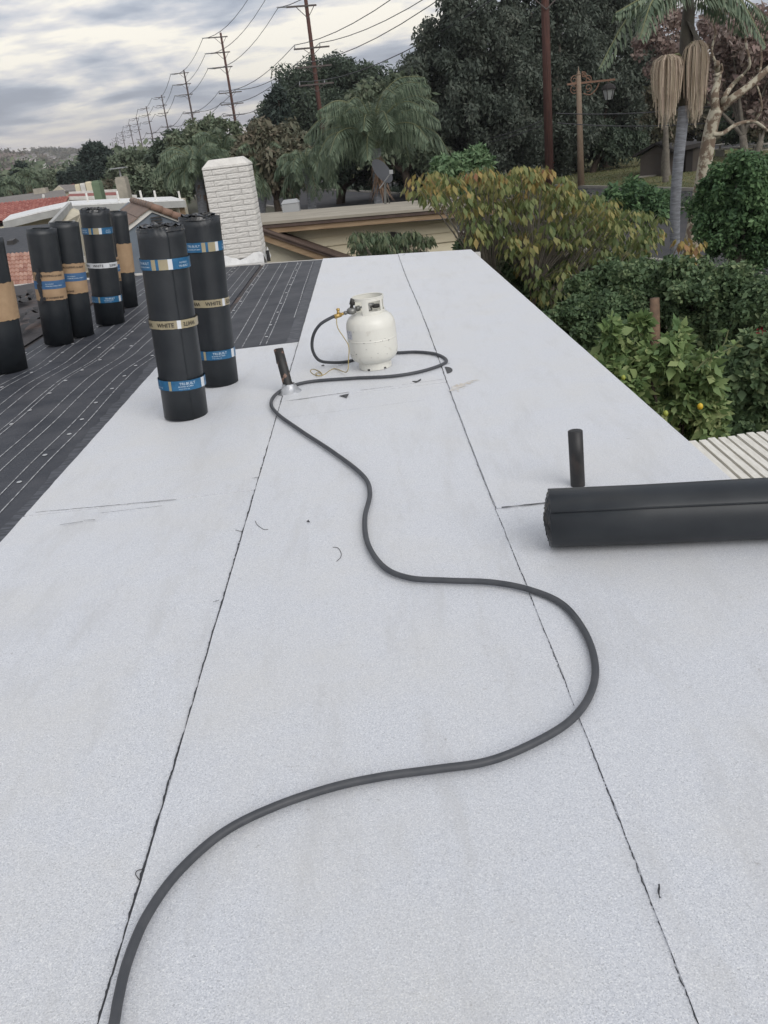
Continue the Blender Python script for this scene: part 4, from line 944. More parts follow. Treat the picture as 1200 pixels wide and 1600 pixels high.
# ------------------------------------------------------------------ slatted patio cover at the right
PG = thing('patio_cover', 'cream slatted patio cover beyond the right roof edge', 'patio cover', (2.2, 3.2, -2.9))
zt = -0.10
far0 = G(1075, 690, zt); far1 = G(1200, 672, zt); nearp = G(1131, 750, zt)
dirs = Vector((0.0, -1, 0)); u = (far1-far0); step = 0.0445; ul = Vector((1, u.y/u.x, 0)).normalized()
for i in range(44):
    a = far0+ul*(0.004+i*step/ul.x*1.0)+Vector((0, 0, 0)); 
    w = 0.031; x0_, x1_ = a.x, a.x+w
    skew = -0.004
    L_ = 2.3; r = random.Random(i)
    mb = MB(); yf = a.y+r.uniform(-.006, .006); z1_ = zt+r.uniform(-.0015, .0015)
    mb.hexa([(x0_+.0, yf-L_, z1_-.02), (x1_, yf-L_, z1_-.02), (x1_, yf, z1_-.02), (x0_, yf, z1_-.02)], [(x0_, yf-L_, z1_), (x1_, yf-L_, z1_), (x1_, yf, z1_), (x0_, yf, z1_)])
    mb.build('slat', M_SLAT, PG)
mb = MB()
for yb in (3.15, 2.2, 1.35): mb.box((1.26, yb-.02, zt-.13), (3.4, yb+.02, zt-.022))
mb.build('rafter', M_SLAT, PG)
for (x, y) in ((3.3, 3.15), (3.3, 1.35)): MB().box((x-.05, y-.05, -2.9), (x+.05, y+.05, zt-.13)).build('post', M_SLAT, PG)
# ------------------------------------------------------------------ beige house behind the far edge
BH = thing('beige_house', 'beige clapboard house with low brown edged roof just beyond the far roof edge', 'house', (0.5, 17, -2.9))
YW = 16.0
wl = D(404, 345, YW); wr = D(714, 392, YW); xl_, xr_ = wl.x-1.5, wr.x
MB().hexa([(xl_, YW+.031, -2.9), (xr_, YW+.031, -2.9), (xr_, YW+4.7, -2.9), (xl_, YW+4.7, -2.9)], [(xl_, YW+.031, -.25), (xr_, YW+.031, -.45), (xr_, YW+4.7, -.7), (xl_, YW+4.7, -.6)]).build('wall', M_BEIGE, BH)
def rake_z(x):                                        # underside of the low roof
    a = D(408, 362, YW); b = D(655, 345, YW); return lerp(a.z, b.z, (x-a.x)/(b.x-a.x))
zb = -2.2; eb_ = 0.172; i = 0
while zb+i*eb_ < 0.05:
    z0_ = zb+i*eb_; i += 1
    xs0 = xl_
    zt0 = rake_z(xr_)
    # boards are cut along the sloping underside of the roof
    mb = MB(); xa = xl_
    top = z0_+eb_+.012
    def topz(x): return min(top, rake_z(x)-.005)
    if topz(xl_) < z0_+.02 and topz(xr_) < z0_+.02: break
    N2 = 6; P0 = []
    bot = [(lerp(xl_, xr_+.004, k/N2), YW-.034, z0_) for k in range(N2+1)]; tp = [(p[0], YW+.004, max(z0_+.004, topz(p[0]))) for p in bot]
    for k in range(N2):
        mb.hexa([bot[k], bot[k+1], (bot[k+1][0], YW+.03, z0_), (bot[k][0], YW+.03, z0_)], [tp[k], tp[k+1], (tp[k+1][0], YW+.03, tp[k+1][2]), (tp[k][0], YW+.03, tp[k][2])])
    mb.build('siding_board', M_BEIGE, BH)
MB().box((xr_-.012, YW-.04, -2.9), (xr_+.03, YW+.02, rake_z(xr_))).build('corner_board', M_BEIGE, BH)
# low roof: fascia, trim and top
fa_, fb_ = D(404, 351, YW-.45), D(662, 329, YW-.45); sl_ = (fb_.z-fa_.z)/(fb_.x-fa_.x); xA, xB = fa_.x-1.2, D(790, 320, YW-.4).x
def fz(x): return fa_.z+sl_*(x-fa_.x)
yA = YW-.45
MB().hexa([(xA, yA, fz(xA)-.07), (xB, yA, fz(xB)-.07), (xB, yA+.03, fz(xB)-.07), (xA, yA+.03, fz(xA)-.07)], [(xA, yA, fz(xA)+.02), (xB, yA, fz(xB)+.02), (xB, yA+.03, fz(xB)+.02), (xA, yA+.03, fz(xA)+.02)]).build('fascia', M_BROWN, BH)
MB().hexa([(xA, yA+.035, fz(xA)-.165), (xB, yA+.035, fz(xB)-.165), (xB, yA+.075, fz(xB)-.165), (xA, yA+.075, fz(xA)-.165)], [(xA, yA+.035, fz(xA)-.06), (xB, yA+.035, fz(xB)-.06), (xB, yA+.075, fz(xB)-.06), (xA, yA+.075, fz(xA)-.06)]).build('wood_trim', M_WOOD, BH)
yB = YW+5.0; bkA, bkB = D(410, 333, yB), D(700, 309, yB); kz = (bkB.z-bkA.z)/(bkB.x-bkA.x)
def bz(x): return bkA.z+kz*(x-bkA.x)
MB().hexa([(xA, yA-.02, fz(xA)-.01), (xB, yA-.02, fz(xB)-.01), (xB, yB, bz(xB)-.04), (xA, yB, bz(xA)-.04)], [(xA, yA-.02, fz(xA)+.035), (xB, yA-.02, fz(xB)+.035), (xB, yB, bz(xB)), (xA, yB, bz(xA))]).build('roof', M_ROOFGREY, BH)
# lower steep rake in front on the left with its wall
YL = 15.32; ra, rb_ = D(400, 357, YL), D(562, 414, YL)
def rz(x): return ra.z+(rb_.z-ra.z)/(rb_.x-ra.x)*(x-ra.x)
xa_, xb_ = ra.x-.6, rb_.x+.8
for nm, m_, dz0, dz1, dy in (('fascia', M_BROWN, -.055, .02, 0.0), ('wood_trim', M_WOOD, -.18, -.05, .035)):
    MB().hexa([(xa_, YL+dy, rz(xa_)+dz0), (xb_, YL+dy, rz(xb_)+dz0), (xb_, YL+dy+.035, rz(xb_)+dz0), (xa_, YL+dy+.035, rz(xa_)+dz0)], [(xa_, YL+dy, rz(xa_)+dz1), (xb_, YL+dy, rz(xb_)+dz1), (xb_, YL+dy+.035, rz(xb_)+dz1), (xa_, YL+dy+.035, rz(xa_)+dz1)]).build(nm, m_, BH)
MB().hexa([(xa_, YL-.03, rz(xa_)+.0), (xb_, YL-.03, rz(xb_)), (xb_, YW-.06, rz(xb_)), (xa_, YW-.06, rz(xa_))], [(xa_, YL-.03, rz(xa_)+.028), (xb_, YL-.03, rz(xb_)+.028), (xb_, YW-.06, rz(xb_)+.028), (xa_, YW-.06, rz(xa_)+.028)]).build('lower_roof', M_BROWN, BH)
MB().hexa([(xa_, YL+.25, -2.9), (xb_-.5, YL+.25, -2.9), (xb_-.5, YL+.35, -2.9), (xa_, YL+.35, -2.9)], [(xa_, YL+.25, rz(xa_)-.03), (xb_-.5, YL+.25, rz(xb_-.5)-.03), (xb_-.5, YL+.35, rz(xb_-.5)-.03), (xa_, YL+.35, rz(xa_)-.03)]).build('wall', M_STUCCO, BH)
mb = MB(); c = D(613, 378, YW-.03); mb.lathe((0, 0, 0), [(0.0, 0), (.20, 0), (.20, .03), (.17, .03), (.17, .005), (0, .005)], 24, cap=False)
for v in mb.v: v[:] = Vector((c.x+v.x*1.2, c.y-v.z, c.z+v.y*0.9))
mb.build('attic_vent', M_DARKMETAL, BH)
# satellite dish standing on the beige roof
dz_ = lambda x: fz(x)+.03
db = D(602, 318, 20.2); db.z = lerp(fz(db.x), bz(db.x), .87)
t = thing('satellite_dish', 'grey satellite dish on a bracket on the beige house roof', 'satellite dish', db)
pt = lambda x, y: D(x, y, 20.2)
MB().tube([db, pt(602, 292), pt(604, 281)], .028, 8).build('mast', M_STEEL, t); MB().tube([db+Vector((.1, .15, 0)), pt(603, 298)], .015, 6).build('brace', M_STEEL, t)
mb = MB(); nr, na = 5, 24; dc = pt(595, 270); nd = Vector((.62, -.55, .55)).normalized(); e1 = nd.cross(Vector((0, 0, 1))).normalized(); e2 = e1.cross(nd)
for k in range(nr+1):
    for j in range(na):
        th = 2*math.pi*j/na; r_ = k/nr; mb.v.append(dc+(e1*math.cos(th)*.27+e2*math.sin(th)*.31)*r_+nd*(0.06*r_*r_))
for k in range(nr):
    for j in range(na): j2 = (j+1) % na; mb.f.append((k*na+j, k*na+j2, (k+1)*na+j2, (k+1)*na+j)); mb.m.append(0)
M_DISH = mat('dish_grey', (0.065, 0.068, 0.075), 0.7, spec=0.2); mb.build('reflector', M_DISH, t, smooth=True)
mb = MB(); mb.tube([pt(576, 296)+Vector((.25, -.1, 0)), pt(601+19, 268)+Vector((-.15, -.35, 0))], .013, 6); mb.build('feed_arm', M_INSUL, t)
e = pt(620, 268)+Vector((-.15, -.35, 0)); MB().box((e.x-.03, e.y-.05, e.z-.02), (e.x+.05, e.y+.05, e.z+.06)).build('feed_horn', M_INSUL, t)
# grey roof box
b = D(456, 331, 20.3); b.z = lerp(fz(b.x), bz(b.x), .9); t = thing('roof_vent', 'pale grey roof vent hood standing on the beige house roof', 'roof vent', b)
w = .19; MB().hexa([(b.x-w, b.y-w, b.z), (b.x+w, b.y-w, b.z), (b.x+w, b.y+w, b.z), (b.x-w, b.y+w, b.z)], [(b.x-w, b.y-w, b.z+.20), (b.x+w, b.y-w, b.z+.20), (b.x+w, b.y+w, b.z+.20), (b.x-w, b.y+w, b.z+.20)]).build('hood_body', M_INSUL, t)
w2 = .15; MB().hexa([(b.x-w-.015, b.y-w-.015, b.z+.203), (b.x+w+.015, b.y-w-.015, b.z+.203), (b.x+w+.015, b.y+w+.015, b.z+.203), (b.x-w-.015, b.y+w+.015, b.z+.203)], [(b.x-w2, b.y-w2, b.z+.27), (b.x+w2, b.y-w2, b.z+.27), (b.x+w2, b.y+w2, b.z+.27), (b.x-w2, b.y+w2, b.z+.27)]).build('hood_cap', M_INSUL, t)

# ------------------------------------------------------------------ neighbours on the left (the lots lie lower there)
E1 = Vector((.944, .33, 0)); E2 = Vector((-.33, .944, 0))
def qz(p, z): return Vector((p.x, p.y, z))
# blue-grey gabled house
ap = D(236, 324, 25); gl = D(193, 358, 25)
BL = thing('blue_grey_house', 'small blue grey gabled house with brown tile roof behind the standing rolls', 'house', qz(ap, -6))
hw = 1.15; el = ap.z-(ap-gl).xy.length/1.0*0+(gl.z-ap.z)
def gp(s, d, z): p = ap+E1*s+E2*d; return Vector((p.x, p.y, z))
rs = (ap.z-gl.z)/((ap-gl).xy.length)                  # roof pitch
hwl = (ap-gl).xy.length; hwr = 1.75
zL, zR = ap.z-rs*hwl, ap.z-rs*hwr
wallp = [(-hwl+.02, zL-.10), (hwr-.02, zR-.10), (0, ap.z-.06)]
fr = [gp(-hwl+.05, .06, -7), gp(hwr, .06, -7), gp(hwr, .06, zR-.06), gp(0, .06, ap.z-.05), gp(-hwl+.05, .06, zL-.06)]
bk = [p+E2*7 for p in fr]; MB().hexa(fr, bk).build('wall', M_BLUEWALL, BL)
for sgn, w_, zz_ in ((-1, hwl, zL), (1, hwr, zR)):
    a, c = gp(0, 0, ap.z), gp(sgn*w_, 0, zz_)
    MB().hexa([a-Vector((0, 0, .13)), c-Vector((0, 0, .13)), c-Vector((0, 0, .13))+E2*.05, a-Vector((0, 0, .13))+E2*.05], [a, c, c+E2*.05, a+E2*.05]).build('barge_board', M_WPAINT, BL)
# big flat tiles, courses run along the slope
for sgn, w_, zz_ in ((-1, hwl+.3, zL-rs*.3), (1, hwr+.2, zR-rs*.2)):
    nrow, ncol = (3, 5) if sgn < 0 else (4, 5)
    for rrow in range(nrow):
        for cc in range(ncol):
            s0, s1 = sgn*w_*rrow/nrow, sgn*(w_*(rrow+1)/nrow+.04); d0, d1 = -.06+cc*1.4/ncol*1.0*4, -.06+(cc+1)*1.4/ncol*4-.02
            z0_ = ap.z-rs*abs(s0)+.02; z1_ = ap.z-rs*abs(s1)+.045
            P = [gp(s0, d0, z0_), gp(s1, d0, z1_), gp(s1, d1, z1_), gp(s0, d1, z0_)]
            MB().hexa([p-Vector((0, 0, .03)) for p in P], P).build('roof_tile', M_BTILE, BL)
for k in range(7):                                     # rounded rake tiles down the right, ridge tiles
    s0, s1 = hwr/7*k, hwr/7*(k+1)+.03
    MB().tube([gp(s0, -.02, ap.z-rs*s0+.03), gp(s1, -.02, ap.z-rs*s1+.045)], [.095, .11], 10).build('rake_tile', M_BTILE2, BL, smooth=True)
for k in range(8):
    MB().tube([gp(0, -.08+k*.7, ap.z+.05), gp(0, .66+k*.7, ap.z+.04)], [.10, .085], 10).build('ridge_tile', M_BTILE, BL, smooth=True)
lv = D(240, 346, 25)
for k in range(4): a = ap+E1*.07; MB().bar(gp(-.08, .0, lv.z+.10-.08*k), gp(.24, .0, lv.z+.10-.08*k), .03, .035).build('vent_slat', M_DARKMETAL, BL)
# long low house with pale fascia
LH = thing('flat_roofed_house', 'long low house with pale grey fascia and white flat roof behind the rolls', 'house', (-12, 38, -7))
fp = [(4, 345, 36), (60, 331, 37), (112, 320, 38), (190, 316, 39), (288, 312, 40)]; th = .32
P = [D(x, y, Y) for x, y, Y in fp]
back = [p+Vector((-1.6, 5.0, 0.0)) for p in P]
mb = MB(); fm = MB()
for i in range(len(P)-1):
    mb.hexa([P[i]-Vector((0, 0, .05)), P[i+1]-Vector((0, 0, .05)), back[i+1]-Vector((0, 0, .05)), back[i]-Vector((0, 0, .05))], [P[i], P[i+1], back[i+1], back[i]])
    o_ = Vector((0, -.04, 0)); dn = Vector((0, 0, -th)); dn0 = Vector((0, 0, -.06))
    fm.hexa([P[i]+dn+o_, P[i+1]+dn+o_, P[i+1]+dn, P[i]+dn], [P[i]+dn0+o_, P[i+1]+dn0+o_, P[i+1]+dn0, P[i]+dn0])
mb.build('roof', M_COATING, LH); fm.build('fascia', M_FASCIA, LH)
pe = P[-1]; MB().hexa([pe+dn+o_, pe+dn+Vector((.04, 0, 0)), back[-1]+dn+Vector((.04, 0, 0)), back[-1]+dn], [pe+dn0+o_, pe+dn0+Vector((.04, 0, 0)), back[-1]+dn0+Vector((.04, 0, 0)), back[-1]+dn0]).build('fascia', M_FASCIA, LH)
inn = [p+Vector((-.1, .9, 0)) for p in P]; inn[-1] = inn[-1]+Vector((-.6, 0, 0))
for i in range(len(P)-1):
    if (inn[i+1]-inn[i]).length: MB().hexa([qz(inn[i], -7), qz(inn[i+1], -7), qz(inn[i+1]+Vector((0, 3, 0)), -7), qz(inn[i]+Vector((0, 3, 0)), -7)], [inn[i]-Vector((0, 0, .1)), inn[i+1]-Vector((0, 0, .1)), inn[i+1]+Vector((0, 3, -.1)), inn[i]+Vector((0, 3, -.1))]).build('wall', M_STUCCO, LH)
for x, y in ((138, 309), (186, 306), (222, 305), (244, 305), (282, 306)):
    b = D(x, y+8, 40.5); MB().tube([b, b+Vector((0, 0, .42))], .05, 6).build('vent_pipe', M_WPAINT, LH)
b = D(281, 319, 40); MB().box((b.x-.1, b.y+.2, -7), (b.x+.1, b.y+.4, b.z)).build('post', M_WOOD, LH)
# dark shingle + clay tile roof on the far left, its gable wall and downspout
DH = thing('dark_shingle_house', 'house with dark shingles above a clay tile skirt at the left photo edge', 'house', (-9, 33, -7))
a0, a1 = D(-60, 452, 28), D(62, 444, 28); b0, b1 = D(-60, 403, 30.5), D(62, 394, 30.5); c0, c1 = D(-60, 362, 35), D(84, 349, 35); b1x = D(100, 391, 30.5)
MB().quad(b0, b1x, c1, c0).build('shingle_roof', M_DSHING, DH)
MB().hexa([qz(a0, -7), qz(a1, -7), qz(c1, -7), qz(c0, -7)], [a0-Vector((0, 0, .25)), a1-Vector((0, 0, .25)), c1-Vector((0, 0, .3)), c0-Vector((0, 0, .3))]).build('wall', M_STUCCO, DH)
MB().bar(a0+Vector((0, -.06, -.03)), a1+Vector((0.3, -.06, -.03)), .10, .12).build('gutter', M_WPAINT, DH)
def tile_field(a0, a1, b0, b1, nu, nv, name, m, par, seed=0, over=1.12):
    """barrel tiles that lap down the slope; one strip of half-round faces per tile"""
    r = random.Random(seed); mb = MB(); rn = []; nrm = (a1-a0).cross(b0-a0).normalized()
    if nrm.z < 0: nrm = -nrm
    w = (a1-a0).length/nu
    for j in range(nv):
        for i in range(nu):
            u0, u1 = i/nu, (i+1)/nu; v0_, v1_ = j/nv, min(1.02, (j+over)/nv); col = r.random(); hgt = w*.28
            def Pp(u, v, h): return lerp(lerp(a0, a1, u), lerp(b0, b1, u), v)+nrm*h
            prof = [(0, 0), (.14, .62), (.32, 1), (.55, .95), (.75, .45), (1, .0)]
            for (p0, h0), (p1, h1) in zip(prof, prof[1:]):
                ua, ub = lerp(u0, u1, p0), lerp(u0, u1, p1)
                mb.quad(Pp(ua, v0_, h0*hgt+.035), Pp(ub, v0_, h1*hgt+.035), Pp(ub, v1_, h1*hgt), Pp(ua, v1_, h0*hgt)); rn.append(col)
                mb.quad(Pp(ua, v0_, h0*hgt-.01), Pp(ub, v0_, h1*hgt-.01), Pp(ub, v0_, h1*hgt+.035), Pp(ua, v0_, h0*hgt+.035)); rn.append(col)
    return mb.build(name, m, par, rnd=rn, kind='stuff')
MB().quad(a0-Vector((0, 0, .05)), a1-Vector((0, 0, .05)), b1-Vector((0, 0, .05)), b0-Vector((0, 0, .05))).build('roof_deck', M_DSHING, DH)
tile_field(a0, a1, b0, b1, 19, 8, 'clay_tiles', M_CLAY, DH, 1)
mb = MB(); c = D(18, 382, 32); mb.hexa([c+Vector((-.16, -.1, -.1)), c+Vector((.16, -.1, -.1)), c+Vector((.16, .4, .05)), c+Vector((-.16, .4, .05))], [c+Vector((-.1, -.08, .14)), c+Vector((.1, -.08, .14)), c+Vector((.1, .3, .18)), c+Vector((-.1, .3, .18))]); mb.build('roof_vent', M_DARKMETAL, DH)
# rake and gable wall between
ra_, rb2 = D(110, 321, 37.5), D(80, 353, 33); MB().bar(ra_, rb2, .14, .26).build('rake_board', M_FASCIA, DH)
g = [D(112, 326, 37), D(128, 332, 37), D(134, 424, 37), D(84, 424, 34), D(84, 356, 34)]
MB().hexa(g, [p+Vector((0, .3, 0)) for p in g]).build('gable_wall', M_STUCCO, DH)
MB().tube([D(114, 344, 33), D(120, 358, 33), D(130, 402, 33), D(131, 408, 33)], .06, 8).build('downspout', M_FASCIA, DH)
MB().tube([D(130, 401, 32.9), D(131.5, 410, 32.9)], .075, 8).build('downspout_end', M_WPAINT, DH)
# red tile roof
RH = thing('red_tile_house', 'house with broad red clay tile roof left of the pale fascia', 'house', (-30, 62, -7))
a0, a1, b0, b1 = D(-40, 356, 52), D(62, 336, 54), D(-40, 322, 58), D(108, 307, 60)
a1 = D(100, 322, 54)
MB().quad(a0-Vector((0, 0, .06)), a1-Vector((0, 0, .06)), b1-Vector((0, 0, .06)), b0-Vector((0, 0, .06))).build('roof_deck', M_CLAYRED, RH)
tile_field(a0, a1, b0, b1, 26, 9, 'clay_tiles', M_CLAYRED, RH, 2)
MB().hexa([qz(a0, -7), qz(a1, -7), qz(b1, -7), qz(b0, -7)], [a0-Vector((0, 0, .3)), a1-Vector((0, 0, .3)), b1-Vector((0, 0, .3)), b0-Vector((0, 0, .3))]).build('wall', M_STUCCO, RH)
# grey shingle roof behind it
def roofhouse(name, lbl, pts, m, wallz=-7, ridge=None, wm=M_STUCCO, group=None):
    P = [D(*p) for p in pts]; c = sum(P, Vector())/len(P); t = thing(name, lbl, 'house', qz(c, wallz), group)
    MB().hexa([p-Vector((0, 0, .12)) for p in P], P).build('roof', m, t)
    MB().hexa([qz(lerp(p, c, .06), wallz) for p in P], [lerp(p, c, .06)-Vector((0, 0, .14)) for p in P]).build('wall', wm, t)
    return t
t = roofhouse('grey_roofed_house', 'house with wide brownish grey shingle roof above the red tile roof', [(-60, 330, 62), (104, 306, 66), (100, 296, 76), (32, 304, 76), (-60, 316, 74)], M_GSHING)
b = D(63, 294, 74); MB().box((b.x-.5, b.y-.4, b.z-1.2), (b.x+.5, b.y+.4, b.z)).build('chimney', M_CHIMB, t); MB().tube([D(68, 309, 67), D(68, 304, 67)], .1, 6).build('vent_pipe', M_WPAINT, t)
t = roofhouse('gabled_house', 'small grey gabled house beyond the grey shingle roof', [(80, 300, 92), (124, 297, 92), (118, 288, 97), (92, 289, 97)], M_GSHING)
g = [D(82, 298, 91), D(101, 298, 91), D(91, 290.5, 91)]; MB().hexa(g, [p+Vector((0, .3, 0)) for p in g]).build('gable_wall', M_STUCCO, t)
t = roofhouse('red_roofed_house', 'small bright red roof left of the white chimney stacks', [(100, 296, 108), (118, 294, 108), (116, 287, 116), (100, 290, 116)], M_CLAYRED)
t = roofhouse('white_trimmed_house', 'red tiled house with white fascia behind the green chimney', [(104, 308, 60), (188, 304, 62), (192, 299.5, 66), (108, 303, 66)], M_CLAYRED)
MB().bar(D(102, 310, 59.9), D(214, 307, 61), .15, .22).build('fascia', M_WPAINT, t); MB().bar(D(108, 302.5, 66.3), D(186, 298, 67), .15, .25).build('fascia', M_WPAINT, t)
def stack(lbl, x0, x1, y0, y1, Y, m, cap_=None, dep=.8, group='chimney stacks over the left roofs'):
    a = D(x0, y1, Y); b_ = D(x1, y1, Y); top = D((x0+x1)/2, y0, Y).z; c = (a+b_)/2; w = (b_.x-a.x)/2
    t = thing('chimney_stack', lbl, 'chimney', Vector((c.x, c.y, c.z)), group)
    MB().box((c.x-w, c.y-dep/2, c.z-3), (c.x+w, c.y+dep/2, top-.1)).build('stack', m, t, bevel=.02)
    MB().box((c.x-w*.86, c.y-dep*.43, top-.1), (c.x+w*.86, c.y+dep*.43, top)).build('stack_cap', m, t)
    if cap_: MB().box((c.x-w*1.5, c.y-.4, top+.42), (c.x+w*1.3, c.y+.4, top+.47)).build('rain_cap', M_INSUL, t); MB().box((c.x-.04, c.y-.04, top), (c.x+.04, c.y+.04, top+.42)).build('cap_post', M_INSUL, t)
    return t
stack('tall green chimney stack', 152, 164, 281, 314, 52, M_GREENP)
stack('tall stained beige chimney stack with a flat cap above it', 189, 205, 275, 312, 50, M_CHIMB, True)
stack('left and lowest of the three pale chimney stacks', 121, 128.5, 287, 300, 85, M_BEIGE)
stack('middle one of the three pale chimney stacks', 129.5, 137, 285.5, 300, 85, M_WPAINT)
stack('right and broadest of the three pale chimney stacks', 138, 147, 283, 299, 85, M_BEIGE)

# ------------------------------------------------------------------ hills on the horizon
def hill(name, prof, Y0, m, depth=500, seed=0, rough=6.0):
    mb = MB(); nx, nyy = 160, 16; xs_ = [p[0] for p in prof]
    for i in range(nx+1):
        px_ = lerp(xs_[0], xs_[-1], i/nx); yv = np.interp(px_, xs_, [p[1] for p in prof]); tp = D(px_, yv, Y0)
        for j in range(nyy+1):
            v = j/nyy; s = math.sin(v*math.pi/2) if True else v
            Yq = Y0-depth*(1-v); p = tp*(Yq/Y0); z = lerp(-9, tp.z, v**0.8)+mnoise.noise(Vector((p.x*.006, Yq*.006, seed)))*rough*4*(v*(1-v)*2+.02)+mnoise.noise(Vector((p.x*.02, Yq*.02, seed)))*rough*(v*(1.05-v))
            mb.v.append(Vector((tp.x*(Yq/Y0), Yq, z)))
        mb.v.append(Vector((tp.x*1.3, Y0*1.3, -12)))
    K = nyy+2
    for i in range(nx):
        for j in range(nyy+1): a = i*K+j; mb.f.append((a, a+K, a+K+1, a+1)); mb.m.append(0)
    return mb.build(name, m, kind='structure', smooth=True)
h2 = hill('hillside', [(-900, 262), (-500, 256), (-250, 248), (-60, 243), (20, 240), (60, 234), (95, 232), (130, 235), (165, 237), (220, 236), (262, 229), (300, 227), (340, 229), (420, 225), (560, 214), (900, 176), (1300, 128), (1700, 84)], 1900, M_SAGE, 700, 3, 8)
h1 = hill('hill', [(-900, 262), (-500, 250), (-250, 242), (-80, 236), (0, 235), (30, 238), (48, 242), (66, 248), (100, 258), (140, 268), (200, 280)], 1250, M_BRH, 420, 1, 5)
# woods and houses spread over the slopes
def slope_pt(x, y, o):
    d = Vector(ray(x, y)).normalized(); hit = o.ray_cast(Vector((0, 0, EYE)), d); return hit[1] if hit[0] else None
bpy.context.view_layer.update()
rng = random.Random(31); np.random.seed(31); pos = []
for k in range(1500):
    x = rng.uniform(-60, 470); o = h2
    y = np.interp(x, [-60, 60, 130, 262, 420], [240, 235, 236, 230, 226])+rng.uniform(-1.0, 1)**2*30+0.3
    p = slope_pt(x, y, h1) or slope_pt(x, y, h2)
    if p is None: continue
    if x < 52 and y < 258 and rng.random() < .93: continue
    pos.append(p)
C_ = [(np.array(p)+np.array([0, 0, 2.5]), np.array([rng.uniform(3, 7), 4, rng.uniform(3, 6)])) for p in pos]
foliage('hillside_wood', C_, 26000, 3.4, 2.6, L_OLIVE, None, kind='stuff', label='scattered trees covering the far hillside', cat='woods')
hm = None
for k in range(46):
    x = rng.uniform(10, 330); y = rng.uniform(250, 262) if x < 115 else rng.uniform(238, 258)
    if k > 30: x = rng.uniform(30, 200); y = rng.uniform(245, 254)
    p = slope_pt(x, y, h1) or slope_pt(x, y, h2)
    if p is None: continue
    if hm is None:
        mb = MB(); mb.box((-6, -4, -6), (6, 4, 3)); a = mb.build('hillside_house', [M_WPAINT, M_GSHING]); hm = a.data
        bmn = MB(); bmn.box((-6, -4, -6), (6, 4, 3)); bmn.mi = 1; bmn.hexa([(-6.6, -4.6, 3.02), (6.6, -4.6, 3.02), (6.6, 4.6, 3.02), (-6.6, 4.6, 3.02)], [(-5, -.2, 5.6), (5, -.2, 5.6), (5, .2, 5.6), (-5, .2, 5.6)])
        bpy.data.objects.remove(a); a = bmn.build('hillside_house', [M_WPAINT, M_GSHING]); hm = a.data; o = a
    else:
        o = bpy.data.objects.new('hillside_house', hm); COL.objects.link(o)
    o.location = p+Vector((0, 0, 1)); o.rotation_euler = (0, 0, rng.uniform(-.8, .8)); s = rng.uniform(.7, 1.4); o.scale = (s, s, rng.uniform(.7, 1.1))
    props(o, 'tiny pale house with low roof on the far hillside', 'house', 'houses scattered on the far hillside')

# ------------------------------------------------------------------ utility poles and wires
ZP = [17.98, 15.8, 13.7, 9.95, 8.25, 6.6]              # heights of the six cross arms above the roof line
LA = Vector((.945, .327, 0))                           # arms stand square to the line
poles = [(10.05, 47.5), (-3.42, 98), (-19.6, 154), (-36, 209), (-56, 279), (-71.5, 326), (-91, 392), (-110, 456), (-136, 542), (-167, 645), (-200, 758), (-246, 918)]
ords = ['nearest thick reddish utility pole, its top above the frame', 'second utility pole from the right, tall, standing behind the dark trees', 'utility pole directly above the white brick chimney', 'utility pole just left above the white brick chimney, fourth from the right', 'fifth utility pole from the right', 'sixth utility pole from the right', 'seventh utility pole from the right', 'eighth utility pole from the right', 'ninth utility pole from the right', 'tenth utility pole from the right', 'eleventh utility pole from the right', 'farthest utility pole, leftmost of the line']
def arm_pts(k, i):
    x, y = poles[k]; base = Vector((x, y, ZP[i]))
    return base
for k, (x, y) in enumerate(poles):
    t = thing('utility_pole', ords[k], 'utility pole', (x, y, GZ), 'utility poles marching along the street')
    n = 10 if k < 4 else 6; rr_ = 0.235 if k == 0 else (0.27 if k < 3 else .26)
    MB().tube([(x, y, GZ), (x, y, 6), (x, y, 18.6 if True else 0)], [rr_, rr_*.86, rr_*.62], n).build('pole', M_POLE if k < 3 else M_POLE2, t, smooth=True)
    B = Vector((x, y, 0))
    for i, z in enumerate(ZP):
        if i < 3:
            a = B-LA*2.1+Vector((0, -.2, z)); c = B+LA*1.05+Vector((0, -.2, z))
            mb = MB(); mb.bar(a, c, .13, .16)
            if k < 5: mb.bar(B-LA*1.1+Vector((0, -.2, z-.05)), B+Vector((0, -.2, z-1.1)), .06, .06); mb.bar(B+LA*.8+Vector((0, -.2, z-.05)), B+Vector((0, -.2, z-1.1)), .06, .06)
            o = mb.build('crossarm', M_ARM, t)
            if k < 4: MB().tube([a+LA*.0+Vector((0, 0, .02)), a-LA*1.0+Vector((0, 0, .05))], [.09, .05], 6).build('insulator', M_INSUL, o)
        else:
            mb = MB(); mb.bar(B-LA*1.9+Vector((0, -.25, z)), B+LA*1.9+Vector((0, -.25, z)), .12, .15)
            if k < 4: mb.bar(B-LA*.9+Vector((0, -.25, z-.05)), B+Vector((0, -.25, z-.7)), .04, .05); mb.bar(B+LA*.9+Vector((0, -.25, z-.05)), B+Vector((0, -.25, z-.7)), .04, .05)
            o = mb.build('crossarm', M_ARM, t)
            if k < 4:
                for s in (-1.8, .9): MB().tube([B+LA*s+Vector((0, -.25, z+.06)), B+LA*s+Vector((0, -.25, z+.38))], [.06, .045], 6).build('insulator', M_INSUL, o)
if True:
    x, y = poles[0]
wires = [(0, -3.0, 'uppermost left wire of the utility line'), (1, -3.0, 'second left wire of the utility line'), (2, -3.0, 'third left wire of the utility line'),
         (3, -1.8, 'upper wire on the lower cross arms, left side'), (3, .9, 'upper wire on the lower cross arms, right side'), (4, -1.8, 'middle wire on the lower cross arms'), (5, -1.8, 'lowest wire of the utility line')]
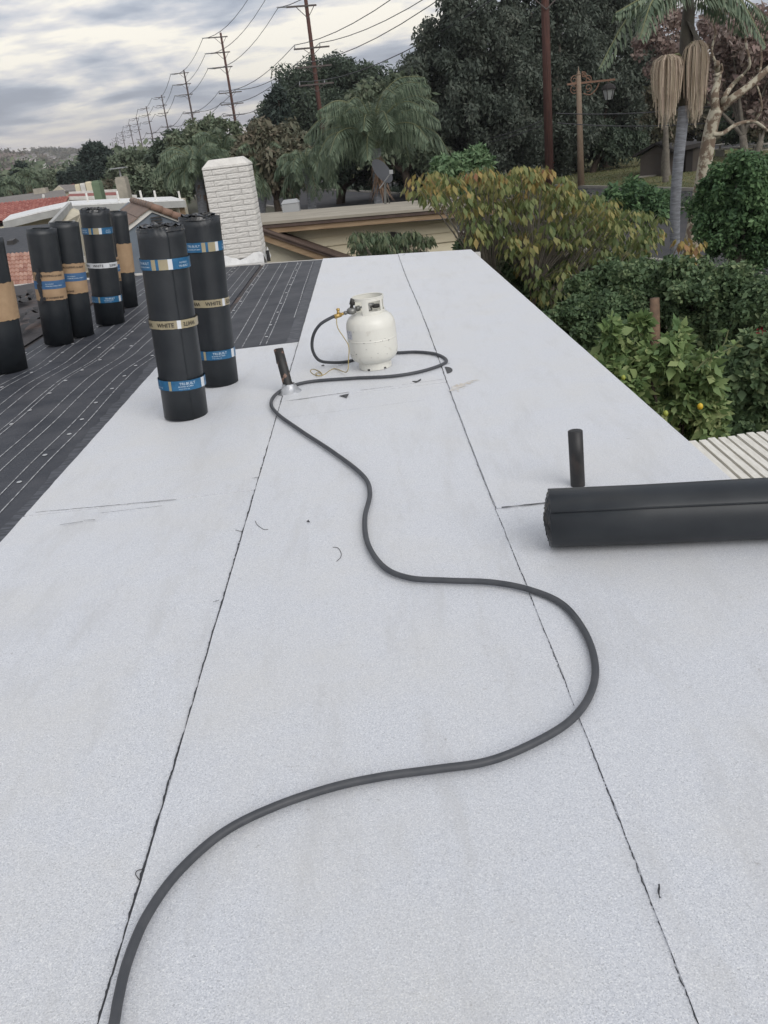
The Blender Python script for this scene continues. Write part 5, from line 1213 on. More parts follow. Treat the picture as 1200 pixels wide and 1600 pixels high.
for i, s, lbl in wires:
    pts = []; lim = 10 if i < 3 else 7
    chain = [(poles[0][0]*2-poles[1][0]+0.0, poles[0][1]*2-poles[1][1])]+poles[:lim]
    for k in range(len(chain)-1):
        (xa, ya), (xb, yb) = chain[k], chain[k+1]; A = Vector((xa, ya, 0))+LA*s+Vector((0, 0, ZP[i]+(.4 if i > 2 else 0))); Bq = Vector((xb, yb, 0))+LA*s+Vector((0, 0, ZP[i]+(.4 if i > 2 else 0)))
        sag = 1.5 if i < 3 else 1.15
        for j in range(9):
            u = j/9; p = lerp(A, Bq, u); p.z -= sag*4*u*(1-u)*((Bq-A).length/55); pts.append(p)
    pts.append(Bq)
    MB().tube(pts, [.02+.00016*p.y for p in pts], 4).build('power_line', M_WIRE, label=lbl, cat='power line', group='power lines of the utility line')
for j, (a, b_, sag, lbl) in enumerate([((869, 177, 46), (1230, 147, 40), .3, 'upper service wire crossing behind the fruiting palm'), ((871, 192, 46), (1230, 178, 40), .3, 'lower service wire crossing behind the fruiting palm'),
                                 ((694, 224, 62), (846, 189, 47), .3, 'upper service wire left of the nearest thick pole'), ((694, 226, 62), (846, 196, 47), .35, 'lower service wire left of the nearest thick pole')]):
    A, Bq = D(*a), D(*b_); pts = [lerp(A, Bq, u/10)-Vector((0, 0, sag*4*u/10*(1-u/10))) for u in range(11)]
    MB().tube(pts, .022, 4).build('power_line', M_WIRE, label=lbl, cat='power line')

# ------------------------------------------------------------------ street lamp
lp = G(908, 290, -2.78); q = 53.26/F_PX*1.12
t = thing('street_lamp', 'tan street lamp with scrolled iron arm and hanging lantern', 'street lamp', lp)
Yl = lp.y; top = D(904, 122, Yl)
MB().tube([lp, lerp(lp, top, .5), top+Vector((0, 0, .15))], [.20, .165, .13], 10).build('pole', M_LAMPP, t, smooth=True)
MB().lathe(top+Vector((0, 0, .15)), [(.13, 0), (.16, .04), (.06, .10), (.09, .16), (.03, .22), (.012, .42)], 10).build('finial', M_LAMPP, t, smooth=True)
PT = lambda x, y: D(x, y, Yl)
MB().bar(PT(886, 132), PT(961, 124), .09, .10).build('arm', M_IRON, t)
def scroll(c, r, tn, a0, sg=1):
    pts = []
    for i in range(26):
        u = i/25; a = a0+sg*u*tn*2*math.pi; rr_ = r*(1-.75*u); pts.append(c+Vector((math.cos(a)*rr_, 0, math.sin(a)*rr_)))
    return pts
mb = MB(); s = mb.tube(spline([PT(909, 112), PT(914, 119), PT(920, 124), PT(924, 127)], 5), .03, 5); MB
mb2 = MB(); mb2.tube(spline([PT(911, 146), PT(922, 148), PT(931, 140), PT(936, 130)], 6), .035, 5); mb2.build('brace', M_IRON, t)
for c, a, sg, r_ in ((PT(919, 124.5), 2.2, -1, .22), (PT(897, 125), 1.0, 1, .22), (PT(919, 137), -2.0, 1, .22), (PT(897, 139), -1.0, -1, .24), (PT(912, 117), 2.4, -1, .16)):
    MB().tube(scroll(c, r_, 1.3, a, sg), .026, 5).build('scroll', M_IRON, t)
mb.build('brace', M_IRON, t)
lc = PT(951, 131); MB().tube([PT(951, 125), lc], .03, 5).build('hanger', M_IRON, t)
mb = MB(); mb.lathe(lc+Vector((0, 0, -.28)), [(.42, 0), (.40, .08), (.30, .22), (.12, .30), (.05, .36)], 6); mb.build('lantern_roof', M_SHEDROOF, t)
g = MB(); g.lathe(lc+Vector((0, 0, -.80)), [(.20, 0), (.34, .50)], 6); gl_ = g.build('lantern_glass', M_GLASS, t)
for k in range(6):
    a = math.pi/3*k; MB().tube([lc+Vector((.205*math.cos(a), .205*math.sin(a), -.80)), lc+Vector((.35*math.cos(a), .35*math.sin(a), -.29))], .022, 4).build('frame_bar', M_SHEDROOF, gl_)

# ------------------------------------------------------------------ park shed, table, car
sb = G(1000, 277, -2.82); t = thing('shed', 'low dark brown park shed on the lawn behind the fruiting palm', 'shed', sb)
u1 = (G(1052, 273, -2.82)-sb); u1 = Vector((u1.x, u1.y, 0)); un = Vector((-u1.y, u1.x, 0)).normalized()
w1 = sb+u1; zt_ = D(1002, 244, sb.y).z; zr_ = zt_+.55
MB().hexa([sb, w1, w1+un*4, sb+un*4], [qz(sb, zt_), qz(w1, zt_), qz(w1+un*4, zt_), qz(sb+un*4, zt_)]).build('wall', M_FENCE, t)
g0 = qz(sb-u1.normalized()*.4-un*.3, zt_-.05); g1 = qz(w1+u1.normalized()*.3-un*.3, zt_-.05); mid = (g0+g1)/2; mid.z = zr_
MB().hexa([g0, mid, mid+un*5, g0+un*5], [g0+Vector((0, 0, .14)), mid+Vector((0, 0, .14)), mid+un*5+Vector((0, 0, .14)), g0+un*5+Vector((0, 0, .14))]).build('roof', M_SHEDROOF, t)
MB().hexa([mid+Vector((.003, 0, 0)), g1, g1+un*5, mid+un*5], [mid+Vector((.003, 0, .137)), g1+Vector((0, 0, .14)), g1+un*5+Vector((0, 0, .14)), mid+un*5+Vector((0, 0, .137))]).build('roof', M_SHEDROOF, t)
gg = [qz(sb+u1*.02, zt_+.003), qz(w1-u1*.02, zt_+.003), qz(mid, zr_-.05)]; gg[2] = gg[2]+un*.3; MB().hexa(gg, [p+un*.1 for p in gg]).build('gable_wall', M_FENCE, t)
MB().box((sb.x-.2, sb.y-.5, -2.9), (sb.x+u1.x+.4, sb.y-.05, -2.74)).build('footing', M_KERB, t)
s2 = G(1071, 269, -2.82); s3 = G(1094, 267, -2.82); zt2 = D(1080, 232, s2.y).z; un2 = Vector((0, 1, 0)); t2 = thing('shed', 'taller park shed with dark shade block as its entrance right of the low shed', 'shed', s2)
for (a, b_, m_, nm) in ((s2, s2+(s3-s2)*.45, M_SHEDROOF, 'doorway_shade'), (s2+(s3-s2)*.46, s3, M_FENCE, 'wall')):  # first block is solid, its dark colour stands in for shade inside the opening
    MB().hexa([a, b_, b_+un2*3, a+un2*3], [qz(a, zt2), qz(b_, zt2), qz(b_+un2*3, zt2), qz(a+un2*3, zt2)]).build(nm, m_, t2)
r0, r1 = D(1062, 230, s2.y-.5), D(1102, 221, s2.y-.5); MB().hexa([r0-Vector((0, 0, .25)), r1-Vector((0, 0, .2)), r1+Vector((0, 4, -.2)), r0+Vector((0, 4, -.25))], [r0, r1, r1+Vector((0, 4, 0)), r0+Vector((0, 4, 0))]).build('roof', M_SHEDROOF, t2)
def picnic(x, y, lbl):
    b = G(x, y, -2.82); t = thing('picnic_table', lbl, 'picnic table', b, 'picnic tables on the lawn')
    MB().box((b.x-1.2, b.y-.4, b.z+.72), (b.x+1.2, b.y+.4, b.z+.78)).build('tabletop', M_KERB, t)
    for s in (-.75, .75): MB().box((b.x-1.2, b.y+s-.14, b.z+.42), (b.x+1.2, b.y+s+.14, b.z+.47)).build('bench', M_KERB, t)
    for s in (-.8, .8): MB().box((b.x+s-.06, b.y-.7, b.z), (b.x+s+.06, b.y+.7, b.z+.42)).build('leg', M_KERB, t); MB().box((b.x+s-.05, b.y-.05, b.z+.425), (b.x+s+.05, b.y+.05, b.z+.715)).build('leg', M_KERB, t)
picnic(1142, 242, 'dark picnic table left of the forked park tree'); picnic(1196, 244, 'pale picnic table at the right photo edge')
M_CARW = mat('white_car_paint', (0.62, 0.63, 0.64), 0.3, coat=.5); M_CARG = mat('car_glass', (0.02, 0.025, 0.03), 0.1); M_TYRE = mat('tyre', (0.02, 0.02, 0.02), 0.8); M_LITE = mat('red_tail_lamp', (0.35, 0.02, 0.02), 0.3)
def car(p, rot, lbl):
    t = thing('parked_car', lbl, 'car', p); t.rotation_euler = (0, 0, rot)
    def loc(mb): 
        for v in mb.v: v += Vector(p)
        return mb
    prof = [(-2.2, .35), (-2.25, .75), (-2.0, 1.0), (-1.5, 1.05), (-.9, 1.45), (.5, 1.48), (1.2, 1.02), (2.1, .85), (2.25, .5), (2.2, .3)]
    loc(MB().hexa([(x, -.85, z) for x, z in prof], [(x, .85, z) for x, z in prof])).build('body', M_CARW, t, bevel=.06)
    win = [(-1.35, 1.07), (-.88, 1.38), (.45, 1.40), (1.02, 1.05)]
    for s in (-1, 1): loc(MB().hexa([(x, s*.852, z) for x, z in win], [(x, s*.862, z) for x, z in win])).build('side_window', M_CARG, t)
    loc(MB().hexa([(-1.54, -.7, 1.07), (-.98, -.7, 1.41), (-.98, .7, 1.41), (-1.54, .7, 1.07)], [(-1.55, -.7, 1.09), (-1.0, -.7, 1.43), (-1.0, .7, 1.43), (-1.55, .7, 1.09)])).build('rear_window', M_CARG, t)
    for x in (-1.4, 1.4):
        for s in (-1, 1):
            w = loc(MB().tube([(x, s*.7, .33), (x, s*.9, .33)], .33, 16)).build('wheel', M_TYRE, t); loc(MB().tube([(x, s*.9, .33), (x, s*.91, .33)], .19, 12)).build('rim', M_INSUL, w)
    for s in (-.65, .65): loc(MB().box((-2.28, s-.14, .7), (-2.2, s+.14, .86))).build('tail_lamp', M_LITE, t)
car(G(884, 268, -2.79), math.radians(75), 'white car half hidden between the thick reddish pole and the street lamp')
car(Vector((vx(19.5, 88), 88, -2.89)), math.radians(109), 'pale car on the street far behind the beige house')
# ------------------------------------------------------------------ palms
def frond(pts, m_leaflets, L_leaf, W_leaf, n, droop=0.6, rng_=None, plane=None):
    """rows of base points and directions for leaflets along a rachis"""
    P = spline(pts, 8); out = []
    for i in range(n):
        u = 0.12+0.88*i/n; q = u*(len(P)-1); k = min(int(q), len(P)-2); p = lerp(P[k], P[k+1], q-k); t = (P[k+1]-P[k]).normalized()
        s = t.cross(Vector((0, 0, 1))); s = s.normalized() if s.length > .05 else Vector((1, 0, 0))
        ln = L_leaf*(math.sin(math.pi*min(1, u*0.85+.15))**0.5)*rng_.uniform(.8, 1.1)
        for sg in (-1, 1):
            d = (s*sg*rng_.uniform(.6, 1.0)+t*rng_.uniform(.35, .7)+Vector((0, 0, rng_.uniform(.0, .25)-min(droop, 1.2)*.55)))
            d.normalize(); nrm = t.cross(d)
            d2 = (d+Vector((0, 0, -droop*rng_.uniform(.7, 1.5)))).normalized()
            out.append((p, d, nrm, ln*.55, W_leaf)); out.append((p+d*ln*.5, d2, t.cross(d2), ln*.55, W_leaf*.8))
    return out
def palm(name, lbl, base, crown, nfr, Lf, leafL, leafW, r0, r1, seed, m=L_PALM, bark='palm', nleaf=34, skirt=0, droop=.7, elev=(-.3, 1.2), custom=None, group=None, bulge=0):
    rg = random.Random(seed); np.random.seed(seed); t = thing(name, lbl, 'palm tree', base, group); base = Vector(base); crown = Vector(crown)
    k = 12; mid = lerp(base, crown, .5)+Vector((rg.uniform(-.05, .05), 0, 0))*(crown-base).length
    pts = spline([base-Vector((0, 0, .2)), mid, crown], 6); MB().tube(pts, [lerp(r0, r1, i/(len(pts)-1)) for i in range(len(pts))], 12).build('trunk', BARKS[bark], t, smooth=True)
    if skirt:
        n = skirt; pos = np.array([crown-Vector((0, 0, rg.uniform(.0, .9)*Lf*.38)) for _ in range(n)]); a = np.random.rand(n)*6.28
        ax = np.stack([np.cos(a)*.5, np.sin(a)*.5, -np.ones(n)*rg.uniform(.8, 1.3)], 1); cards('dead_skirt', pos+ax*0.05, ax, np.stack([np.cos(a), np.sin(a), np.zeros(n)], 1), Lf*.26*np.random.uniform(.6, 1.3, n), .09*Lf/3, BARKS['dead'], t, kind='stuff')
    rows = []; mb = MB()
    fr = custom or []
    for i in range(nfr):
        a = i*2.399+rg.uniform(-.3, .3); e = lerp(elev[0], elev[1], (i+.5)/nfr)+rg.uniform(-.15, .15); L_ = Lf*rg.uniform(.8, 1.1)
        h = Vector((math.cos(a), math.sin(a), 0)); up = Vector((0, 0, 1))
        p1 = crown+(h*math.cos(e)+up*math.sin(e))*L_*.4; p2 = p1+(h*math.cos(e-.7)+up*math.sin(e-.7))*L_*.35; p3 = p2+(h*math.cos(e-1.5)+up*math.sin(e-1.5))*L_*.3
        fr = fr+[[crown, p1, p2, p3]]
    for f in fr:
        P = spline(f, 6); mb.tube(P, [lerp(.03, .006, j/(len(P)-1))*Lf/3 for j in range(len(P))], 4, cap=False); rows += frond(f, m, leafL, leafW, nleaf, droop, rg)
    mb.build('frond_stems', m if False else BARKS['grey'] if False else M_FRONDSTEM, t, kind='stuff')
    pos = np.array([r[0] for r in rows]); ax = np.array([r[1] for r in rows]); nr = np.array([r[2] for r in rows])+1e-6; L_ = np.array([r[3] for r in rows]); W_ = np.array([r[4] for r in rows])
    cards('fronds', pos, ax, nr, L_, W_, m, t, kind='stuff')
    return t
M_FRONDSTEM = mat('frond_stem', (0.16, 0.17, 0.08), 0.6)
# fruiting king palm on the right
pc = D(1077, -6, 20.5); pb = D(1056, 440, 20.5); pb.z = GZ
M_SHAFT = mat('dark_crown_shaft', (0.055, 0.045, 0.038), 0.7, var=(0.075, 0.07, 0.05), scale=4)
cus = [[pc, D(1040, -15, 20.3), D(985, 22, 19.8), D(936, 108, 19.5)], [pc, D(1045, -35, 20), D(1010, -8, 19.5), D(962, 20, 19.3)], [pc, D(1050, -20, 19.5), D(1020, 0, 18.9), D(1000, 60, 18.6)],
       [pc, D(1100, -30, 20), D(1150, -10, 19.6), D(1196, 70, 19.3)], [pc, D(1110, -10, 20.6), D(1140, 5, 20.8), D(1165, 50, 20.9)], [pc, D(1120, -20, 21.5), D(1180, 10, 22), D(1215, 60, 22.3)], [pc, D(1090, -25, 21.5), D(1108, -10, 22), D(1135, 30, 22.5)], [pc, D(1060, -30, 21.5), D(1035, -10, 22.3), D(1020, 25, 22.8)]]
KP = palm('king_palm', 'smooth grey ringed palm with two hanging fruit clusters right of the street lamp', pb, D(1070, 160, 20.5), 0, 2.6, .5, .05, .115, .125, 3, nleaf=4, custom=[[pc, pc+Vector((0, 0, .8)), pc+Vector((.2, .2, 1.4))]])
MB().tube([D(1069, 165, 20.5), D(1071, 120, 20.5), D(1073, 60, 20.5), D(1076, 20, 20.5), pc], [.13, .135, .15, .13, .09], 12).build('crown_shaft', M_SHAFT, KP, smooth=True)
rg = random.Random(77); rows = []; mb = MB()
for f in cus:
    P = spline(f, 8); mb.tube(P, [lerp(.035, .008, j/(len(P)-1)) for j in range(len(P))], 5, cap=False); rows += frond(f, None, .62, .055, 46, 1.1, rg)
mb.build('frond_stems', M_FRONDSTEM, KP, kind='stuff')
cards('fronds', np.array([r[0] for r in rows]), np.array([r[1] for r in rows]), np.array([r[2] for r in rows])+1e-6, np.array([r[3] for r in rows]), np.array([r[4] for r in rows]), L_PALM, KP, kind='stuff')
MB().hexa([D(1072, 30, 20.4), D(1078, 32, 20.4), D(1098, 66, 20.35), D(1090, 72, 20.35)], [D(1072, 30, 20.3), D(1079, 40, 20.3), D(1094, 68, 20.25), D(1088, 66, 20.25)]).build('bract', M_SHAFT, KP)
np.random.seed(5)
def fruit_cluster(cx_, cy_, w, h, Y, lbl):
    n = 330; u = np.random.rand(n)*2*math.pi; rr_ = np.sqrt(np.random.rand(n)); q = pxm(Y)
    c = D(cx_, cy_, Y); mb = MB(); rn = []
    for i in range(n):
        ox = math.cos(u[i])*rr_[i]*w/2*q; oy = math.sin(u[i])*rr_[i]*w/2*q; top = c+Vector((ox*.35, oy*.35, random.uniform(-.02, .04)))
        drop = (1-(rr_[i])**3*.55)*h*q*np.random.uniform(.72, 1.05)
        P = [top, top+Vector((ox*.5, oy*.5, -.06*h*q)), c+Vector((ox, oy, -drop*.4)), c+Vector((ox*.92, oy*.92, -drop))]
        wd = .0042; a = np.random.rand()*3.14; s = Vector((math.cos(a), math.sin(a), 0))*wd; col = np.random.rand()
        for k in range(3): mb.quad(P[k]-s, P[k]+s, P[k+1]+s, P[k+1]-s); rn.append(col)
    st = MB().tube([D(1069, 96, 20.5), D(1060, 84, 20.3) if cx_ < 1070 else D(1082, 66, 20.3), c], .02, 5)
    st.build('fruit_stalk', M_FRONDSTEM, KP)
    mb.build('fruit_cluster', L_FRUITST, KP, rnd=rn, kind='stuff', label=lbl)
fruit_cluster(1043, 88, 42, 82, 20.3, 'left hanging straw coloured fruit cluster')
fruit_cluster(1089, 66, 36, 96, 20.3, 'right hanging pinkish fruit cluster')
# queen palms in the middle, beyond the beige house
def on(x, y, Y): p = D(x, y, Y); p.z = zg(p.x, p.y); return p
palm('queen_palm', 'shaggy queen palm rising behind the satellite dish with brown leaf bases', on(594, 300, 36), D(588, 232, 36), 30, 3.3, 1.15, .028, .17, .19, 21, nleaf=80, skirt=160, droop=1.7, elev=(.35, 1.45))
palm('queen_palm', 'green queen palm with fallen fronds left of the dish palm', on(480, 320, 42), D(478, 262, 42), 22, 1.9, .8, .04, .2, .2, 22, nleaf=50, skirt=60, droop=1.5)
palm('queen_palm', 'low queen palm right above the white brick chimney', on(395, 320, 48), D(412, 262, 48), 22, 2.4, .9, .045, .2, .2, 23, nleaf=50, skirt=40, droop=1.5)
palm('queen_palm', 'tall queen palm left of the chimney with brown leaf bases', on(315, 345, 52), D(309, 272, 52), 28, 2.7, 1.1, .045, .26, .28, 24, nleaf=60, skirt=70, droop=1.8, elev=(.2, 1.4))
palm('queen_palm', 'dense drooping queen palm behind the left chimney side', on(350, 320, 56), D(352, 250, 56), 26, 3.0, 1.2, .05, .26, .28, 25, nleaf=56, skirt=40, droop=1.8, elev=(.1, 1.4))
palm('fan_palm', 'squat date palm among the far left house trees', on(42, 300, 110), D(42, 277, 110), 26, 2.2, .8, .09, .4, .35, 26, nleaf=22, skirt=30, droop=.5, bark='dead')
palm('fan_palm', 'smaller date palm at the left photo edge', on(12, 310, 105), D(12, 290, 105), 20, 1.8, .7, .09, .4, .35, 27, nleaf=20, skirt=30, droop=.5, bark='dead')

# ------------------------------------------------------------------ trees
def TR(lbl, bx, by, Y, lobes, m, n, L, Wd, seed, name='tree', cat='tree', dY=0.0, **kw):
    rg = random.Random(seed); B = [bl(x, y, Y+rg.uniform(-1, 1)*r*pxm(Y)*.8, r, rz) for x, y, r, rz in [(l+(None,))[:4] if len(l) == 3 else l for l in lobes]]
    return tree(name, lbl, cat, on(bx, by, Y), B, m, n, L, Wd, seed=seed, **kw)
# the big dark evergreens
TR('huge dark eucalyptus behind the golden tree, left of the thick pole', 745, 290, 58, [(735, 25, 52), (765, 80, 60), (705, 80, 48), (660, 110, 30), (690, 140, 58), (745, 150, 65), (790, 130, 50), (720, 215, 62), (780, 215, 60), (735, -30, 40), (690, 255, 40), (770, 265, 50)], L_EUC, 110000, .24, .10, 31, name='eucalyptus_tree', trunk_r=.5, per=40, rel=.22, droop=.7, limbs=8, bark='grey', hang=.5)
TR('huge dark eucalyptus directly behind the thick reddish pole', 850, 290, 62, [(830, 20, 50), (870, 60, 60), (820, 90, 50), (900, 110, 55), (850, 150, 65), (840, 215, 62), (890, 205, 50), (860, -40, 50), (810, 180, 40), (800, 30, 22), (850, 265, 45), (905, -10, 40)], L_EUC, 110000, .24, .10, 32, name='eucalyptus_tree', trunk_r=.5, per=40, rel=.22, droop=.7, limbs=8, bark='grey', hang=.5)
TR('tall dark evergreen behind the street lamp', 945, 272, 66, [(930, 60, 48), (965, 90, 48), (910, 140, 45), (950, 160, 50), (990, 150, 42), (930, 20, 45), (975, 40, 38), (985, 205, 34), (930, 205, 42), (1005, 110, 30), (950, -20, 45)], L_EUC, 80000, .26, .11, 33, name='evergreen_tree', trunk_r=.4, per=36, rel=.24, droop=.7, limbs=8, hang=.5)
TR('small leaning park tree on the lawn beside the lamp post', 926, 268, 62, [(960, 225, 26), (945, 215, 24), (985, 225, 20), (925, 225, 18)], L_DARK, 7000, .28, .12, 34, name='park_tree', trunk_r=.22, per=10, rel=.4, droop=.9, hang=.6)
# middle trees
TR('broad dark tree behind the second utility pole', 500, 285, 108, [(500, 160, 50), (540, 140, 38), (470, 175, 45), (560, 175, 50), (440, 190, 36), (510, 215, 50), (575, 135, 24), (450, 225, 40), (548, 120, 20), (410, 205, 18), (600, 160, 40), (560, 230, 45)], L_DARK, 70000, .42, .17, 35, trunk_r=.5, per=22, rel=.32, limbs=8, droop=.4)
TR('narrow conifer top rising above the broad dark tree', 436, 285, 84, [(434, 148, 9), (434, 165, 13), (432, 185, 18), (430, 205, 22), (425, 232, 26)], L_PINE, 9000, .45, .14, 36, name='conifer_tree', trunk_r=.25, per=14, rel=.4, droop=.2, bark='bark')
TR('green tree with sparse light top behind the middle queen palm', 640, 285, 56, [(610, 150, 26), (640, 160, 30), (575, 175, 34), (650, 200, 36), (625, 225, 40), (585, 225, 36), (550, 215, 30), (665, 240, 28)], L_MID, 26000, .36, .14, 37, trunk_r=.3, per=16, rel=.38, droop=.6, hang=.5)
TR('olive brown tree between the chimney and second pole', 430, 305, 48, [(420, 240, 34), (445, 232, 28), (400, 255, 30), (450, 265, 32), (430, 285, 26), (395, 235, 20)], L_OLIVE, 20000, .30, .13, 38, trunk_r=.2, per=16, rel=.38, droop=.6)
TR('dark oak behind the queen palms, right of the second pole', 530, 300, 62, [(520, 250, 36), (550, 265, 36), (500, 262, 28), (640, 262, 34), (610, 255, 34), (575, 270, 30)], L_DARK, 20000, .34, .14, 39, trunk_r=.3, per=14, rel=.38)
TR('leafy tree with airy top left of the chimney', 320, 300, 60, [(308, 222, 22), (328, 208, 17), (352, 212, 18), (287, 236, 20), (320, 250, 34), (375, 232, 20), (380, 256, 30), (345, 270, 34), (268, 250, 14)], L_MID, 26000, .26, .12, 40, trunk_r=.3, per=14, rel=.38, droop=.4)
TR('dark rounded tree above the beige chimney stack', 280, 300, 75, [(275, 235, 22), (258, 250, 20), (290, 255, 28), (265, 275, 26), (300, 280, 28)], L_DARK, 14000, .36, .15, 41, trunk_r=.3, per=12, rel=.4)
TR('yellow green tree top between the sixth pole and the left wood', 262, 300, 90, [(259, 242, 8), (262, 252, 9)], L_LEMON, 1800, .4, .2, 42, trunk_r=.15, per=6, rel=.5)
TR('brownish bushy tree right of the dark pine', 200, 310, 110, [(195, 258, 18), (215, 262, 20), (235, 262, 20), (185, 275, 18), (210, 282, 22), (240, 285, 22), (178, 292, 16)], L_MID, 16000, .5, .22, 43, trunk_r=.3, per=12, rel=.4)
TR('low green tree directly behind the beige chimney stack', 225, 315, 72, [(225, 290, 20), (245, 298, 18), (205, 300, 16), (262, 300, 18), (285, 305, 18)], L_MID, 9000, .3, .15, 44, trunk_r=.2, per=10, rel=.4)
TR('big dense dark pine standing against the hills', 150, 300, 140, [(148, 244, 17, 15), (140, 256, 17), (158, 255, 18), (150, 270, 20), (136, 275, 13), (162, 275, 15), (150, 285, 15), (155, 240, 12)], L_PINE, 26000, .55, .2, 45, name='pine_tree', trunk_r=.5, per=18, rel=.32, shell=.5)
TR('green tree behind the green chimney stack', 180, 312, 95, [(178, 300, 14), (165, 304, 10), (192, 306, 12)], L_OLIVE, 3500, .35, .18, 46, trunk_r=.2, per=8, rel=.4)
for k, (x, y0_, y1_, Y) in enumerate(((27, 262, 292, 130), (33, 259, 292, 131), (40, 262, 290, 134), (110, 268, 292, 150), (114, 265, 292, 151), (119, 270, 292, 152), (96, 275, 292, 150), (104, 276, 292, 149))):
    TR(['leftmost', 'tallest', 'third'][k] + ' slim cypress of the trio behind the date palms' if k < 3 else ['right hand', 'pointed middle', 'rightmost', 'leftmost', 'second'][k-3] + ' slim cypress in the row left of the dark pine', x, y1_, Y, [(x, lerp(y0_, y1_, u), 3.2 if u > .1 else 1.8, 6) for u in (.06, .25, .45, .65, .85)], L_PINE, 1100, .5, .2, 60+k, name='cypress_tree', trunk_r=.15, per=4, rel=.6, group='slim cypresses before the hills', limbs=2)
TR('wide grey green treetop behind the grey shingle roof', 75, 300, 160, [(62, 285, 12), (78, 284, 13), (95, 287, 12), (50, 290, 10), (110, 290, 10), (85, 292, 12)], L_MID, 7000, .6, .3, 47, trunk_r=.3, per=8, rel=.45)
TR('dark treetop at the left photo edge beneath the cypresses', 5, 305, 140, [(2, 300, 12), (-15, 296, 14), (22, 300, 12), (45, 300, 10)], L_DARK, 5000, .6, .3, 48, trunk_r=.3, per=8, rel=.45)
# loose wood behind the pole line
np.random.seed(9); rg = random.Random(9); cl = []
for k in range(170):
    x = rg.uniform(-60, 480); Y = rg.uniform(190, 420); p = on(x, 280, Y); 
    if p.x > -28-.35*(Y-23.5) : p.x -= 0
    cl.append((np.array([p.x, p.y, -2+rg.uniform(0, 3)]), np.array([rg.uniform(4, 8), 4, rg.uniform(3, 5.5)])))
foliage('far_wood', cl, 26000, 1.3, .8, L_MID, None, kind='stuff', label='continuous low wood stretching towards the hills', cat='woods')
# behind the lawn, right
cl = []
for k in range(90):
    x = rg.uniform(620, 1500); Y = rg.uniform(120, 175); p = on(x, 240, Y); cl.append((np.array([p.x, p.y, rg.uniform(-1, 5)]), np.array([5, 4, rg.uniform(4, 6.5)])))
foliage('park_wood', cl, 26000, .9, .5, L_OLIVE, None, kind='stuff', label='brownish green wood closing the park beyond the lawn', cat='woods')

# reddish autumn trees behind the palm
TR('sparse reddish autumn tree between the lamp and the palm trunk', 1040, 275, 48, [(1030, 50, 26), (1050, 30, 22), (1020, 80, 24), (1055, 85, 26), (1035, 120, 26)], L_BROWN, 4200, .22, .13, 51, name='autumn_tree', trunk_r=.16, per=12, rel=.38, bark='grey', limbs=8)
TR('wide reddish autumn tree behind the pale forked trunk', 1165, 255, 40, [(1110, 60, 30), (1145, 80, 36), (1180, 60, 36), (1125, 120, 32), (1165, 130, 38), (1205, 110, 40), (1190, 170, 30), (1100, 140, 22), (1130, 30, 28)], L_BROWN, 13000, .22, .12, 52, name='autumn_tree', trunk_r=.2, per=18, rel=.36, bark='grey', limbs=9)
TR('olive green tree behind the palm trunk above the shed', 1090, 262, 78, [(1010, 180, 28), (1075, 170, 34), (1100, 190, 34), (1055, 205, 30), (1130, 180, 30), (1030, 215, 22), (1160, 200, 34), (1190, 215, 34), (1100, 130, 36), (1060, 120, 30), (1160, 130, 40), (1000, 225, 20)], L_OLIVE, 30000, .42, .18, 53, trunk_r=.3, per=14, rel=.4, limbs=7)
TR('dark forked park tree on the lawn at the right', 1160, 258, 60, [(1165, 205, 26), (1190, 195, 24), (1145, 200, 20), (1175, 180, 24)], L_DARK, 8000, .26, .12, 54, name='park_tree', trunk_r=.2, per=12, rel=.4)
# tree with pale trunk beside the shed
t = TR('pale slim trunked park tree beside the low shed', 1041, 278, 52, [(1035, 185, 24), (1050, 165, 24), (1025, 165, 20), (1045, 200, 20)], L_OLIVE, 5000, .24, .12, 55, name='park_tree', trunk_r=.26, bark='grey', per=10, rel=.4)
t = TR('grey trunked park tree near the right photo edge', 1183, 262, 56, [(1190, 175, 26), (1205, 190, 26)], L_OLIVE, 4000, .24, .12, 56, name='park_tree', trunk_r=.24, bark='grey', per=10, rel=.4)

# bare sycamore with pale blotched bark
sy = on(1079, 405, 22.5); t = thing('sycamore_tree', 'bare sycamore with pale blotched bark leaning right behind the palm trunk', 'tree', sy)
S = lambda x, y, dy=0: D(x, y, 22.5+dy)
MB().tube(spline([sy-Vector((0, 0, .1)), S(1077, 405), S(1088, 335), S(1099, 270), S(1110, 205), S(1119, 172)], 5), [.21]+[lerp(.20, .155, i/25) for i in range(25)], 12).build('trunk', BARKS['syc'], t, smooth=True)
for pts, r0 in (([(1119, 178), (1117, 150), (1122, 118), (1120, 98)], .12), ([(1120, 176), (1143, 155), (1170, 135), (1200, 108), (1230, 80)], .115), ([(1128, 166), (1133, 150), (1145, 132), (1160, 118)], .075), ([(1113, 210), (1130, 208), (1150, 195), (1178, 190), (1200, 205)], .06),
                ([(1118, 118), (1128, 112), (1127, 100)], .04), ([(1122, 105), (1112, 80), (1118, 50), (1108, 20)], .035), ([(1160, 118), (1172, 100), (1165, 60), (1180, 20)], .035), ([(1185, 122), (1190, 90), (1185, 50)], .035), ([(1178, 190), (1190, 170), (1185, 140), (1175, 120)], .03)):
    MB().tube(spline([S(x, y, rg.uniform(-.2, .2)) for x, y in pts], 5), [lerp(r0, r0*.55, j/(len(pts)*5-5)) for j in range(len(pts)*5-4)], 8).build('limb', BARKS['syc'], t, smooth=True)

